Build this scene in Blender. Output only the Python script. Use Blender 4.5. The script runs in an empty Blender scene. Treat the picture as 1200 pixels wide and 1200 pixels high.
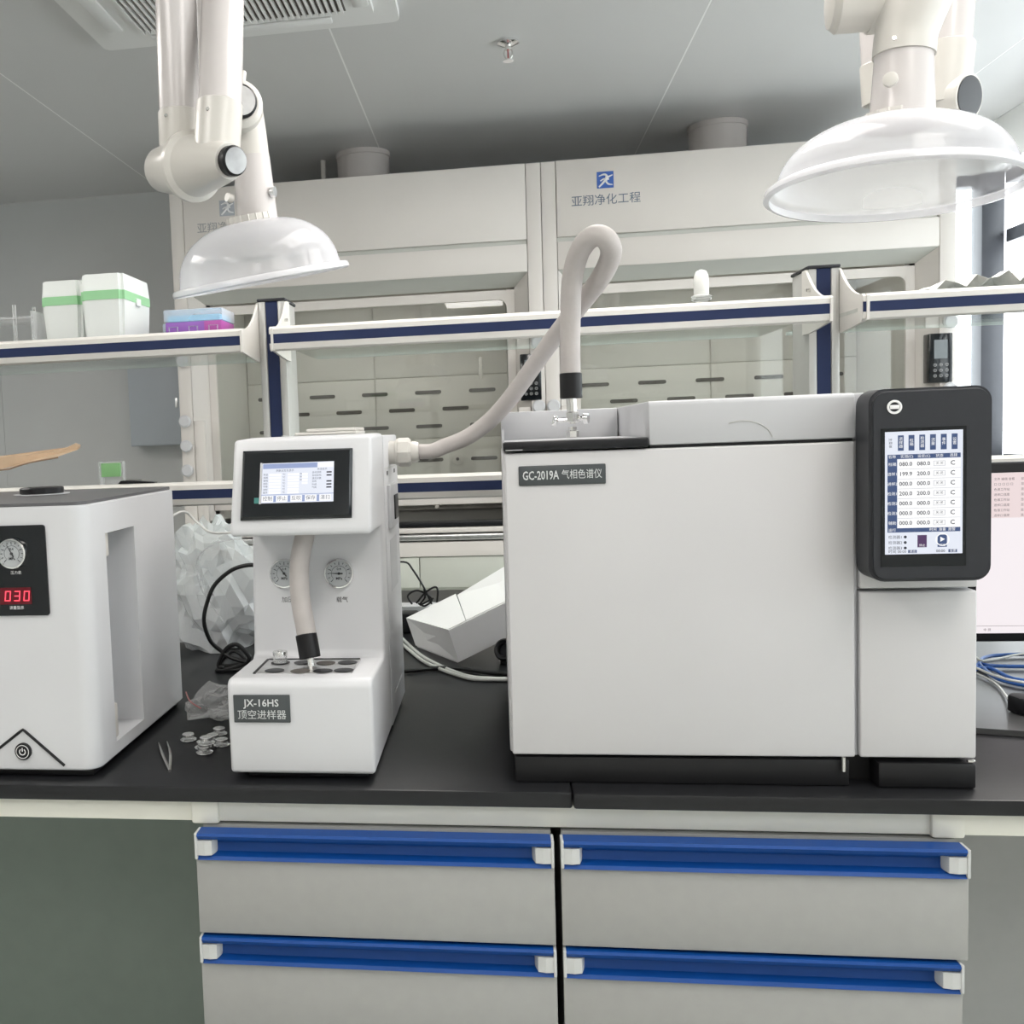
import bpy, bmesh, math, random
from mathutils import Vector, Matrix, noise
sc = bpy.context.scene
col = sc.collection
PI = math.pi
R = math.radians
random.seed(7)

# ------------------------------------------------------------------ camera
H = 1.26
YAW, PIT, ROL, F = .1535, .0725, -.0388, 1200.0
_cy, _sy = math.cos(YAW), math.sin(YAW)
_fw, _rt, _up = Vector((-_sy, _cy, 0)), Vector((_cy, _sy, 0)), Vector((0, 0, 1))
CW = _fw*math.cos(PIT) - _up*math.sin(PIT)
_u2 = _up*math.cos(PIT) + _fw*math.sin(PIT)
CR = _rt*math.cos(ROL) + _u2*math.sin(ROL)
CU = _u2*math.cos(ROL) - _rt*math.sin(ROL)
cd = bpy.data.cameras.new('camera')
cam = bpy.data.objects.new('camera', cd)
col.objects.link(cam)
M = Matrix((CR, CU, -CW)).transposed().to_4x4()
M.translation = Vector((0, 0, H))
cam.matrix_world = M
cd.sensor_width = 36
cd.lens = 36
cd.shift_x = 200/1200
cd.clip_start = .02
sc.camera = cam


def _ray(x, y): return CW + CR*(x-400)/F - CU*(y-600)/F


def P(x, y, Y):
    "point of the picture at depth Y, used to lay out positions"
    d = _ray(x, y)
    p = d*(Y/d.y)
    return Vector((p.x, Y, p.z+H))


def PZ(x, y, Z):
    d = _ray(x, y)
    p = d*((Z-H)/d.z)
    return Vector((p.x, p.y, Z))


# ------------------------------------------------------------------ world, exposure
w = bpy.data.worlds.new('sky')
sc.world = w
w.use_nodes = True
bg = w.node_tree.nodes['Background']
bg.inputs[0].default_value = (.93, .96, 1, 1)
bg.inputs[1].default_value = 5.0
sc.view_settings.view_transform = 'Standard'
sc.view_settings.look = 'None'
sc.view_settings.gamma = 1
sc.view_settings.exposure = -0.02
sc.view_settings.use_curve_mapping = False
LAMP = 11.0          # strength of the ceiling panels
sc.cycles.max_bounces = 10
sc.cycles.transparent_max_bounces = 24


# ------------------------------------------------------------------ materials
def mat(name, rgb, rough=.5, metal=0, emit=0, spec=.5, var=0, scale=30, bump=0, bscale=200, coat=0):
    m = bpy.data.materials.new(name)
    m.use_nodes = True
    nt = m.node_tree
    b = nt.nodes['Principled BSDF']
    c = (rgb[0], rgb[1], rgb[2], 1)
    b.inputs['Base Color'].default_value = c
    b.inputs['Roughness'].default_value = rough
    b.inputs['Metallic'].default_value = metal
    b.inputs['Specular IOR Level'].default_value = spec
    b.inputs['Coat Weight'].default_value = coat
    if emit:
        b.inputs['Base Color'].default_value = (.01, .01, .012, 1)
        b.inputs['Emission Color'].default_value = c
        b.inputs['Emission Strength'].default_value = emit
    if var or bump:
        tc = nt.nodes.new('ShaderNodeTexCoord')
    if var:
        n = nt.nodes.new('ShaderNodeTexNoise')
        n.inputs['Scale'].default_value = scale
        n.inputs['Detail'].default_value = 4
        nt.links.new(tc.outputs['Object'], n.inputs['Vector'])
        r = nt.nodes.new('ShaderNodeValToRGB')
        r.color_ramp.elements[0].position = .3
        r.color_ramp.elements[1].position = .7
        r.color_ramp.elements[0].color = tuple(max(0, v*(1-var)) for v in rgb)+(1,)
        r.color_ramp.elements[1].color = tuple(min(1, v*(1+var)) for v in rgb)+(1,)
        nt.links.new(n.outputs['Fac'], r.inputs['Fac'])
        nt.links.new(r.outputs['Color'], b.inputs['Base Color'])
    if bump:
        n2 = nt.nodes.new('ShaderNodeTexNoise')
        n2.inputs['Scale'].default_value = bscale
        bp = nt.nodes.new('ShaderNodeBump')
        bp.inputs['Strength'].default_value = bump
        bp.inputs['Distance'].default_value = .001
        nt.links.new(tc.outputs['Object'], n2.inputs['Vector'])
        nt.links.new(n2.outputs['Fac'], bp.inputs['Height'])
        nt.links.new(bp.outputs['Normal'], b.inputs['Normal'])
    return m


def clear(name, rgb, rough=.05, alpha=.2, film=None, bump=0, bscale=20, thin=(1, 1, 1)):
    "thin clear or frosted sheet: transparent mixed with a glossy body, more body at grazing angles"
    m = bpy.data.materials.new(name)
    m.use_nodes = True
    nt = m.node_tree
    b = nt.nodes['Principled BSDF']
    out = nt.nodes['Material Output']
    b.inputs['Base Color'].default_value = (*rgb, 1)
    b.inputs['Roughness'].default_value = rough
    t = nt.nodes.new('ShaderNodeBsdfTransparent')
    t.inputs[0].default_value = (*thin, 1)
    mx = nt.nodes.new('ShaderNodeMixShader')
    lw = nt.nodes.new('ShaderNodeLayerWeight')
    lw.inputs['Blend'].default_value = .22
    mr = nt.nodes.new('ShaderNodeMapRange')
    mr.inputs['To Min'].default_value = alpha
    mr.inputs['To Max'].default_value = min(1, alpha+.55) if film is None else film
    nt.links.new(lw.outputs['Facing'], mr.inputs['Value'])
    nt.links.new(mr.outputs[0], mx.inputs[0])
    nt.links.new(t.outputs[0], mx.inputs[1])
    nt.links.new(b.outputs[0], mx.inputs[2])
    nt.links.new(mx.outputs[0], out.inputs[0])
    if bump:
        tc = nt.nodes.new('ShaderNodeTexCoord')
        n2 = nt.nodes.new('ShaderNodeTexNoise')
        n2.inputs['Scale'].default_value = bscale
        n2.inputs['Detail'].default_value = 5
        n2.inputs['Distortion'].default_value = 1.5
        bp = nt.nodes.new('ShaderNodeBump')
        bp.inputs['Strength'].default_value = bump
        bp.inputs['Distance'].default_value = .02
        nt.links.new(tc.outputs['Object'], n2.inputs['Vector'])
        nt.links.new(n2.outputs['Fac'], bp.inputs['Height'])
        nt.links.new(bp.outputs['Normal'], b.inputs['Normal'])
    return m


def glass(name, tint=(.97, .99, .98), refl=1.0):
    "clean flat glass: transparent with a Fresnel mirror"
    m = bpy.data.materials.new(name)
    m.use_nodes = True
    nt = m.node_tree
    nt.nodes.remove(nt.nodes['Principled BSDF'])
    out = nt.nodes['Material Output']
    t = nt.nodes.new('ShaderNodeBsdfTransparent')
    t.inputs[0].default_value = (*tint, 1)
    g = nt.nodes.new('ShaderNodeBsdfGlossy')
    g.inputs['Roughness'].default_value = .02
    fr = nt.nodes.new('ShaderNodeFresnel')
    # the same reflectance on both faces of a thin pane
    ge = nt.nodes.new('ShaderNodeNewGeometry')
    io = nt.nodes.new('ShaderNodeMapRange')
    io.inputs['To Min'].default_value = 1.5
    io.inputs['To Max'].default_value = 1/1.5
    nt.links.new(ge.outputs['Backfacing'], io.inputs['Value'])
    nt.links.new(io.outputs[0], fr.inputs['IOR'])
    mx = nt.nodes.new('ShaderNodeMixShader')
    ml = nt.nodes.new('ShaderNodeMath')
    ml.operation = 'MULTIPLY'
    ml.inputs[1].default_value = refl
    nt.links.new(fr.outputs[0], ml.inputs[0])
    nt.links.new(ml.outputs[0], mx.inputs[0])
    nt.links.new(t.outputs[0], mx.inputs[1])
    nt.links.new(g.outputs[0], mx.inputs[2])
    nt.links.new(mx.outputs[0], out.inputs[0])
    return m


m_white = mat('white enamel', (.60, .605, .62), .38, var=.012, scale=9, bump=.04, bscale=900)
m_front = mat('pale grey enamel', (.555, .55, .555), .42, var=.015, scale=8, bump=.05, bscale=900)
m_lid = mat('light grey enamel', (.50, .505, .52), .4, var=.01, scale=9)
m_plast = mat('ivory plastic', (.61, .59, .55), .28, var=.01, scale=5)
m_tubew = mat('white coated tube', (.60, .57, .56), .2, var=.01, scale=5)
m_rail = mat('cream coated aluminium', (.72, .70, .66), .35, var=.015, scale=12)
m_railg = mat('grey anodised aluminium', (.50, .50, .48), .35, metal=.2, var=.03, scale=10)
m_navy = mat('navy inlay', (.013, .024, .080), .5, spec=.3, var=.05, scale=20)
m_blue = mat('blue plastic', (.003, .055, .25), .42, spec=.3, var=.03, scale=20)
m_capw = mat('grey white end plastic', (.55, .56, .55), .45)
m_drawer = mat('grey laminate drawer front', (.345, .345, .33), .5, var=.02, scale=60, bump=.05, bscale=600)
m_carc = mat('laminate carcass', (.44, .445, .43), .5, var=.02, scale=40)
m_bench = mat('black resin', (.011, .0115, .013), .34, spec=.38, var=.12, scale=60, bump=.12, bscale=500)
m_beam = mat('cream steel', (.80, .79, .71), .4, var=.015, scale=20)
m_black = mat('black plastic', (.006, .0065, .008), .4, spec=.35, var=.05, scale=60)
m_blackg = mat('black glossy', (.006, .008, .010), .12)
m_disp = mat('dark grey display shell', (.016, .0175, .022), .45, var=.05, scale=80, bump=.1, bscale=900)
m_base = mat('black base enamel', (.008, .008, .009), .42, spec=.35, var=.05, scale=40)
m_knob = mat('radial brushed disc', (.36, .36, .36), .42, metal=.8, var=.35, scale=14)
m_rub = mat('black rubber sleeve', (.007, .007, .008), .45, spec=.3)
m_hose = mat('grey insulating hose', (.44, .41, .395), .6, var=.05, scale=40, bump=.25, bscale=260)
m_steel = mat('polished steel', (.75, .74, .72), .18, metal=1)
m_chrome = mat('chrome', (.86, .86, .86), .08, metal=1)
m_alu = mat('brushed aluminium', (.7, .7, .7), .3, metal=1, var=.1, scale=50)
m_hood = mat('fume hood enamel', (.70, .665, .625), .4, var=.015, scale=6)
m_hoodg = mat('fume hood inner bevel', (.56, .57, .53), .45, var=.01, scale=6)
m_hoodi = mat('fume hood liner', (.66, .635, .59), .5, var=.03, scale=5)
m_slot = mat('slot dark', (.10, .09, .08), .7)
m_cab = mat('greenish white cabinet', (.58, .60, .54), .45, var=.015, scale=8)
m_wall = mat('grey wall panel', (.60, .61, .605), .5, var=.02, scale=3)
m_ceil = mat('ceiling panel', (.66, .66, .655), .38, var=.015, scale=2, spec=.6)
m_seam = mat('seam sealant', (.95, .95, .94), .5)
m_duct = mat('duct plastic', (.60, .56, .54), .45, var=.03, scale=8)
m_floor = mat('floor epoxy', (.58, .60, .57), .25, var=.03, scale=3)
m_frame = mat('dark grey window frame', (.085, .09, .105), .4, var=.04, scale=20)
m_winw = mat('white wall paint', (.78, .78, .76), .6, var=.01, scale=3)
m_glass = glass('window glass')
m_sash = glass('sash glass', (.94, .955, .94), 1.2)
m_shelf = glass('shelf glass', (.93, .955, .945), .8)
m_edge = clear('glass edge', (.62, .70, .66), .15, .55)
m_dome = clear('frosted clear plastic', (.78, .78, .82), .05, .30, .95)
m_domer = clear('frosted clear rim', (.84, .84, .86), .12, .5, .95)
m_bag = clear('thin polythene film', (.95, .96, .98), .14, .50, .95, bump=.5, bscale=7)
m_bag2 = clear('zip bag film', (.80, .80, .80), .12, .14, .75, bump=.3, bscale=20)
m_bagred = mat('red zip strip', (.45, .16, .16), .4)
m_acr = clear('clear acrylic', (.88, .89, .90), .08, .14, .8)
m_frost = clear('frosted polypropylene', (.95, .98, .96), .3, .72, .95)
m_green = clear('green tint plastic', (.42, .80, .44), .35, .70, .9)
m_lav = clear('clear lid plastic', (.80, .84, .92), .2, .28, .85)
m_cyan = mat('pale blue insert', (.25, .62, .86), .5)
m_purp = mat('purple tray', (.27, .10, .45), .45)
m_mag = mat('magenta tray end', (.42, .08, .36), .45)
m_gls = clear('laboratory glass', (.86, .88, .88), .04, .10, .85)
m_teat = mat('white rubber teat', (.85, .85, .82), .4)
m_paper = mat('white paper', (.84, .83, .80), .7, var=.02, scale=15)
m_card = mat('brown cardboard', (.55, .40, .27), .75, var=.08, scale=30)
m_cardd = mat('cardboard edge', (.30, .20, .13), .8)
m_badge = mat('dark grey badge', (.055, .063, .066), .35)
m_badge2 = mat('grey print', (.38, .38, .38), .5)
m_silver = mat('silver print', (.62, .64, .64), .4)
m_foam = mat('white foam board', (.88, .86, .87), .55, var=.01, scale=10)
m_cablew = mat('white cable', (.62, .62, .60), .4)
m_cableb = mat('black cable', (.012, .012, .013), .4)
m_cableu = mat('blue network cable', (.03, .12, .42), .4)
m_box = mat('blue grey steel box', (.46, .50, .54), .45, var=.01, scale=5)
m_ink = mat('dark print', (.03, .03, .035), .5)
m_logo = mat('blue logo', (.03, .11, .42), .45)
m_logog = mat('slate lettering', (.12, .16, .22), .5)
m_wprint = mat('white print', (.8, .8, .8), .5)
m_silic = mat('aluminium vial cap', (.78, .78, .77), .25, metal=.9)
m_led = mat('lamp diffuser', (1, .955, .91), .5, emit=LAMP)
m_acw = mat('air conditioner plastic', (.84, .84, .83), .45)
m_hfill = mat('hood fill light diffuser', (1, .97, .94), .5, emit=6)  # glow added to lift the hood interiors
m_lcd = mat('lit display white', (.86, .90, 1), .3, emit=.92)
m_lcdw = mat('lit display field', (1, 1, 1), .3, emit=1.0)
m_lcdb = mat('lit display blue', (.05, .09, .22), .3, emit=.9)
m_lcdl = mat('lit display lavender', (.32, .40, .66), .3, emit=.9)
m_lcdp = mat('lit display pink', (1, .84, .85), .3, emit=.9)
m_lcdt = mat('display lettering', (.06, .07, .12), .4, emit=.3)
m_lcdv = mat('lit display violet', (.10, .04, .14), .3, emit=.8)
m_lcdg = mat('lit display grey', (.30, .34, .46), .3, emit=.7)
m_mon = mat('lit monitor white', (1, .93, .955), .3, emit=.92)
m_monp = mat('lit monitor pink', (.98, .82, .82), .3, emit=.85)
m_mont = mat('lit monitor lettering', (.25, .16, .18), .3, emit=.5)
m_red = mat('red led', (1, .06, .10), .3, emit=2.2)
m_redh = mat('red led window', (.10, .004, .01), .2)
m_gauge = mat('gauge face', (.40, .42, .43), .4)
m_sticker = clear('green film', (.30, .62, .26), .4, .75, .9)
m_gtop = mat('dark grey top plate', (.10, .10, .105), .35, var=.05, scale=40)
m_teal = mat('teal tab', (.02, .16, .14), .5)


# ------------------------------------------------------------------ mesh helpers
class MB:
    def __init__(s):
        s.b = bmesh.new()

    def _m(s, verts, mtx):
        if mtx is not None:
            bmesh.ops.transform(s.b, matrix=mtx, verts=verts)

    def box(s, x0, x1, y0, y1, z0, z1, bev=0, seg=2, mtx=None, ax=None):
        r = bmesh.ops.create_cube(s.b, size=1)
        v = r['verts']
        bmesh.ops.scale(s.b, vec=(x1-x0, y1-y0, z1-z0), verts=v)
        bmesh.ops.translate(s.b, vec=((x0+x1)/2, (y0+y1)/2, (z0+z1)/2), verts=v)
        if bev:
            es = {e for q in v for e in q.link_edges}
            if ax is not None:
                es = {e for e in es if abs((e.verts[0].co-e.verts[1].co).normalized()[ax]) > .9}
            g = bmesh.ops.bevel(s.b, geom=list(es), offset=bev, segments=seg, affect='EDGES', profile=.5)
            v = list(set(g['verts']) | {q for q in v if q.is_valid})
        s._m(v, mtx)
        return s

    def cyl(s, p0, p1, r, r1=None, seg=24, cap=True, bev=0):
        p0, p1 = Vector(p0), Vector(p1)
        d = p1-p0
        r1 = r if r1 is None else r1
        prof = [(r, 0), (r1, d.length)]
        if bev:
            prof = [(r-bev, 0), (r, bev), (r1, d.length-bev), (r1-bev, d.length)]
        return s.lathe(prof, p0, d, seg, cap)

    def lathe(s, prof, o=(0, 0, 0), axis=(0, 0, 1), seg=24, cap=True):
        o = Vector(o)
        q = Vector((0, 0, 1)).rotation_difference(Vector(axis).normalized())
        rings = []
        for (r, z) in prof:
            ring = []
            for i in range(seg):
                a = 2*PI*i/seg
                ring.append(s.b.verts.new(o + q @ Vector((r*math.cos(a), r*math.sin(a), z))))
            rings.append(ring)
        for a, b in zip(rings, rings[1:]):
            for i in range(seg):
                j = (i+1) % seg
                s.b.faces.new((a[i], a[j], b[j], b[i]))
        if cap:
            s.b.faces.new(rings[0][::-1])
            s.b.faces.new(rings[-1])
        return s

    def tube(s, pts, r, seg=10, smooth=6, radii=None):
        pts = [Vector(p) for p in pts]
        if smooth and len(pts) > 2:
            q = []
            rr = []
            for i in range(len(pts)-1):
                a = pts[max(0, i-1)]; b = pts[i]; c = pts[i+1]; d = pts[min(len(pts)-1, i+2)]
                for k in range(smooth):
                    t = k/smooth
                    q.append(.5*((2*b) + (c-a)*t + (2*a-5*b+4*c-d)*t*t + (3*b-a-3*c+d)*t**3))
                    if radii: rr.append(radii[i]*(1-t)+radii[i+1]*t)
            q.append(pts[-1])
            if radii: rr.append(radii[-1])
            pts = q
            radii = rr if radii else None
        n = len(pts)
        tan = []
        for i in range(n):
            t = pts[min(i+1, n-1)] - pts[max(i-1, 0)]
            tan.append(t.normalized())
        up = Vector((0, 0, 1)) if abs(tan[0].z) < .9 else Vector((1, 0, 0))
        nrm = (up - tan[0]*up.dot(tan[0])).normalized()
        rings = []
        for i in range(n):
            if i:
                nrm = tan[i-1].rotation_difference(tan[i]) @ nrm
            bi = tan[i].cross(nrm)
            rd = radii[i] if radii else r
            rings.append([s.b.verts.new(pts[i] + (nrm*math.cos(2*PI*k/seg) + bi*math.sin(2*PI*k/seg))*rd) for k in range(seg)])
        for a, b in zip(rings, rings[1:]):
            for i in range(seg):
                j = (i+1) % seg
                s.b.faces.new((a[i], a[j], b[j], b[i]))
        s.b.faces.new(rings[0][::-1])
        s.b.faces.new(rings[-1])
        return s

    def prism(s, poly, a, b, axis='x', bev=0, seg=3):
        "polygon extruded along an axis; poly gives the two other coordinates"
        def mk(u, v, t):
            return {'x': (t, u, v), 'y': (u, t, v), 'z': (u, v, t)}[axis]
        A = [s.b.verts.new(mk(u, v, a)) for u, v in poly]
        B = [s.b.verts.new(mk(u, v, b)) for u, v in poly]
        n = len(poly)
        fs = [s.b.faces.new(A), s.b.faces.new(B[::-1])]
        for i in range(n):
            j = (i+1) % n
            fs.append(s.b.faces.new((A[j], A[i], B[i], B[j])))
        bmesh.ops.recalc_face_normals(s.b, faces=fs)
        if bev:
            es = list({e for f in fs for e in f.edges})
            bmesh.ops.bevel(s.b, geom=es, offset=bev, segments=seg, affect='EDGES', profile=.5)
        return s

    def faces(s, vs, fs):
        v = [s.b.verts.new(p) for p in vs]
        for f in fs:
            s.b.faces.new([v[i] for i in f])
        return s

    def build(s, name, m, parent=None, smooth=35, wn=True, **k):
        bmesh.ops.remove_doubles(s.b, verts=s.b.verts, dist=1e-6)
        if k.pop('recalc', True):
            bmesh.ops.recalc_face_normals(s.b, faces=s.b.faces)
        me = bpy.data.meshes.new(name)
        off = OFF.get(parent.name, Vector()) if parent else Vector()
        if off.length:
            bmesh.ops.translate(s.b, vec=-off, verts=s.b.verts)
        s.b.to_mesh(me)
        s.b.free()
        me.materials.append(m)
        if smooth:
            me.shade_smooth()
            me.set_sharp_from_angle(angle=R(smooth))
        o = bpy.data.objects.new(name, me)
        col.objects.link(o)
        if parent:
            o.parent = parent
        OFF[o.name] = off
        for a, v in k.items():
            o[a] = v
        return o


OFF = {}


def box(name, m, parent, x0, x1, y0, y1, z0, z1, bev=0, seg=2, ax=None, **k):
    return MB().box(x0, x1, y0, y1, z0, z1, bev, seg, None, ax).build(name, m, parent, **k)


def cyl(name, m, parent, p0, p1, r, r1=None, seg=24, bev=0, **k):
    return MB().cyl(p0, p1, r, r1, seg, bev=bev).build(name, m, parent, **k)


def thing(name, label, cat, loc, group=None):
    o = bpy.data.objects.new(name, None)
    o.empty_display_size = .05
    col.objects.link(o)
    o.location = loc
    OFF[o.name] = Vector(loc)
    o['label'] = label
    o['category'] = cat
    if group: o['group'] = group
    return o


def tag(o, label, cat, group=None, kind=None):
    o['label'] = label
    o['category'] = cat
    if group: o['group'] = group
    if kind: o['kind'] = kind
    return o


def copytree(o, parent=None):
    c = o.copy()
    col.objects.link(c)
    if parent:
        c.parent = parent
    for ch in list(o.children):
        copytree(ch, c)
    return c


FC = []


def text(name, m, parent, lines, depth=.0004, **k):
    """lines: (string, size, origin, xdir, ydir, align). one lettering mesh"""
    out = bmesh.new()
    tmp = []
    for (s, size, o, xd, yd, al) in lines:
        c = bpy.data.curves.new('lettering', 'FONT')
        c.body = s
        c.size = size
        c.align_x = al
        c.align_y = 'CENTER'
        c.resolution_u = 2
        c.offset = size*.014 if s.isascii() else 0
        ob = bpy.data.objects.new('lettering_source', c)
        col.objects.link(ob)
        tmp.append((ob, c, o, xd, yd))
    bpy.context.view_layer.update()
    dg = bpy.context.evaluated_depsgraph_get()
    for (ob, c, o, xd, yd) in tmp:
        me = bpy.data.meshes.new_from_object(ob.evaluated_get(dg))
        X = Vector(xd)
        Yv = Vector(yd).normalized()
        Z = X.normalized().cross(Yv)
        mt = Matrix((X, Yv, Z)).transposed().to_4x4()
        mt.translation = Vector(o) + Z*depth
        me.transform(mt)
        out.from_mesh(me)
        bpy.data.meshes.remove(me)
    for (ob, c, *_r) in tmp:
        bpy.data.objects.remove(ob)
        bpy.data.curves.remove(c)
    mb = MB()
    mb.b.free()
    mb.b = out
    return mb.build(name, m, parent, smooth=0, recalc=False, **k)


def noisy(o, amt, sc_=8, seed=0):
    for v in o.data.vertices:
        n = noise.noise_vector(v.co*sc_ + Vector((seed, seed*2, 0)))
        v.co += n*amt


# ================================================================== SETTING
XL, XR, YF, YB, ZC = -3.3, 2.40, -2.6, 5.35, 2.60
box('floor', m_floor, None, XL-.1, XR+.1, YF-.1, YB+.1, -.05, 0, kind='structure')
ceil = box('ceiling', m_seam, None, XL-.1, XR+.1, YF-.1, YB+.1, ZC+.0004, ZC+.06, kind='structure')
xs = [XL-.1]+[x for x in (-2.92, -1.715, -.508, .71, 1.915)]+[XR+.1]
for a, b in zip(xs, xs[1:]):
    box('ceiling_panel', m_ceil, ceil, a+.003, b-.003, YF-.1, YB+.1, ZC, ZC+.0004)
wb = box('wall_back', m_seam, None, XL-.1, 1.84, YB+.004, YB+.12, 0, ZC, kind='structure')
xs = [XL-.1, -2.70, -1.50, -.30, .90, 1.84]
for a, b in zip(xs, xs[1:]):
    box('wall_panel', m_wall, wb, a+.001, b-.001, YB, YB+.004, 0, ZC)
box('wall_left', m_wall, None, XL-.1, XL, YF, YB, 0, ZC, kind='structure')
box('wall_front', m_winw, None, XL, XR, YF-.1, YF, 0, ZC, kind='structure')
ZW = 2.385
box('wall_corner_back', m_winw, None, 1.84, XR+.12, YB, YB+.12, ZW, ZC, kind='structure').name = 'wall_back_lintel'
box('trim_1', m_winw, None, 1.84, XR+.12, YB, YB+.12, 0, 1.0, kind='structure')
wr = box('wall_right', m_winw, None, XR, XR+.12, YF, YB, ZW, ZC, kind='structure')
box('sill_wall', m_winw, wr, XR, XR+.12, YF, YB, 0, 1.0)
box('soffit', m_winw, wr, XR-.10, XR, YF, YB, ZW+.0, ZC, .003)
for y0, y1 in ((YF, -1.2),):
    box('pier', m_winw, wr, XR, XR+.12, y0, y1, 1.0, ZW)
# corner windows: back
win = MB().box(1.84, 1.90, YB+.02, YB+.09, 1.0, ZW).box(1.84, XR, YB+.02, YB+.09, ZW-.05, ZW).box(1.84, XR, YB+.02, YB+.09, 1.0, 1.06)
w1 = win.build('window_1', m_frame, None, kind='structure')
box('corner_mullion', m_frame, w1, 2.29, 2.39, YB-.02, YB+.09, 1.0, ZW, .004)
box('pane', m_glass, w1, 1.9, 2.29, YB+.05, YB+.056, 1.06, ZW-.05)
# right wall window
w2 = MB().box(XR, XR+.08, -1.2, YB, ZW-.05, ZW-.001).box(XR, XR+.08, -1.2, YB, 1.0, 1.06).build('window_2', m_frame, None, kind='structure')
ys = [-1.2, 0.1, 1.3, 2.5, 3.7, 4.95]
for y in ys:
    box('mullion', m_frame, w2, XR-.01, XR+.08, y-.035, y+.035, 1.0, ZW, .003)
box('transom', m_frame, w2, XR-.01, XR+.08, -1.2, YB-.03, 2.055, 2.115, .003)
for a, b in zip(ys, ys[1:]+[YB-.02]):
    box('pane', m_glass, w2, XR+.04, XR+.046, a+.03, b-.03, 1.05, 2.06)
    box('pane', m_glass, w2, XR+.04, XR+.046, a+.03, b-.03, 2.11, ZW-.04)

# ceiling lamps (outside the frame, but they light the room)
def ceiling_lamp(x, y, label):
    t = thing('ceiling_light', label, 'light', (x, y, ZC), 'panel lights in the ceiling')
    MB().box(x-.31, x+.31, y-.61, y+.61, ZC-.012, ZC-.0005, .002).build('frame', m_alu, t)
    box('diffuser', m_led, t, x-.29, x+.29, y-.59, y+.59, ZC-.0135, ZC-.0122)
for x, y, l in ((-1.35, .4, 'flat ceiling light panel behind the photographer, on the left'),
                (.95, .4, 'flat ceiling light panel behind the photographer, on the right'),
                (-2.3, 2.3, 'flat ceiling light panel left of the air conditioner'),
                (1.35, 2.2, 'flat ceiling light panel above the right end of the bench')):
    ceiling_lamp(x, y, l)
ceiling_lamp(-.2, -1.3, 'added unseen ceiling light panel farthest behind the photographer, brightening the front faces')  # extra panel out of view, added to light the fronts evenly
ceiling_lamp(.25, 2.2, 'added unseen ceiling light panel above the middle of the bench, brightening hoods and wall')  # extra panel out of view, added to lift the hood fascias and far wall

# ================================================================== CEILING THINGS
t = thing('air_conditioner', 'white ceiling cassette air conditioner with slatted grille, top left', 'air conditioner', (-.76, 2.84, ZC))
X0, X1, Y0, Y1 = -1.25, -.27, 2.36, 3.36
MB().box(X0, X1, Y0, Y1, ZC-.028, ZC-.0005, .025, 3, None, 2).build('panel', m_acw, t)
box('inner_frame', m_acw, t, X0+.07, X1-.07, Y0+.07, Y1-.07, ZC-.045, ZC-.027, .06, 4, 2)
box('grille_recess', m_slot, t, X0+.18, X1-.15, Y0+.18, Y1-.17, ZC-.047, ZC-.0445)
for i in range(34):
    x = X0+.19+i*(X1-X0-.35)/33
    MB().box(x-.004, x+.004, Y0+.18, Y1-.17, ZC-.058, ZC-.0465).build('slat', m_acw, t)
for sx in (0, 1):
    x0 = X0+.085 if sx == 0 else X1-.125
    MB().box(x0, x0+.05, Y0+.2, Y1-.2, ZC-.055, ZC-.0445, .006).build('louvre', m_acw, t)
for sy in (0, 1):
    y0 = Y0+.09 if sy == 0 else Y1-.14
    MB().box(X0+.2, X1-.2, y0, y0+.04, ZC-.055, ZC-.0445, .006).build('louvre', m_acw, t)

p = PZ(595, 48, ZC)
t = thing('sprinkler', 'small chrome fire sprinkler head on the ceiling', 'sprinkler', p)
MB().lathe([(.002, 0), (.036, -.001), (.037, -.008), (.018, -.016), (.012, -.016)], p, (0, 0, 1), 24).build('escutcheon', m_chrome, t)
MB().cyl(p-Vector((0, 0, .015)), p-Vector((0, 0, .03)), .01).build('body', m_steel, t)
MB().tube([p+Vector((-.011, 0, -.028)), p+Vector((-.014, 0, -.045)), p+Vector((-.004, 0, -.064))], .0025, 6).tube([p+Vector((.011, 0, -.028)), p+Vector((.014, 0, -.045)), p+Vector((.004, 0, -.064))], .0025, 6).build('frame_arms', m_steel, t)
MB().cyl(p-Vector((0, 0, .064)), p-Vector((0, 0, .068)), .018, seg=16).build('deflector', m_chrome, t)
MB().cyl(p-Vector((0, 0, .03)), p-Vector((0, 0, .063)), .003, seg=8).build('bulb', m_bagred, t)

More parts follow.
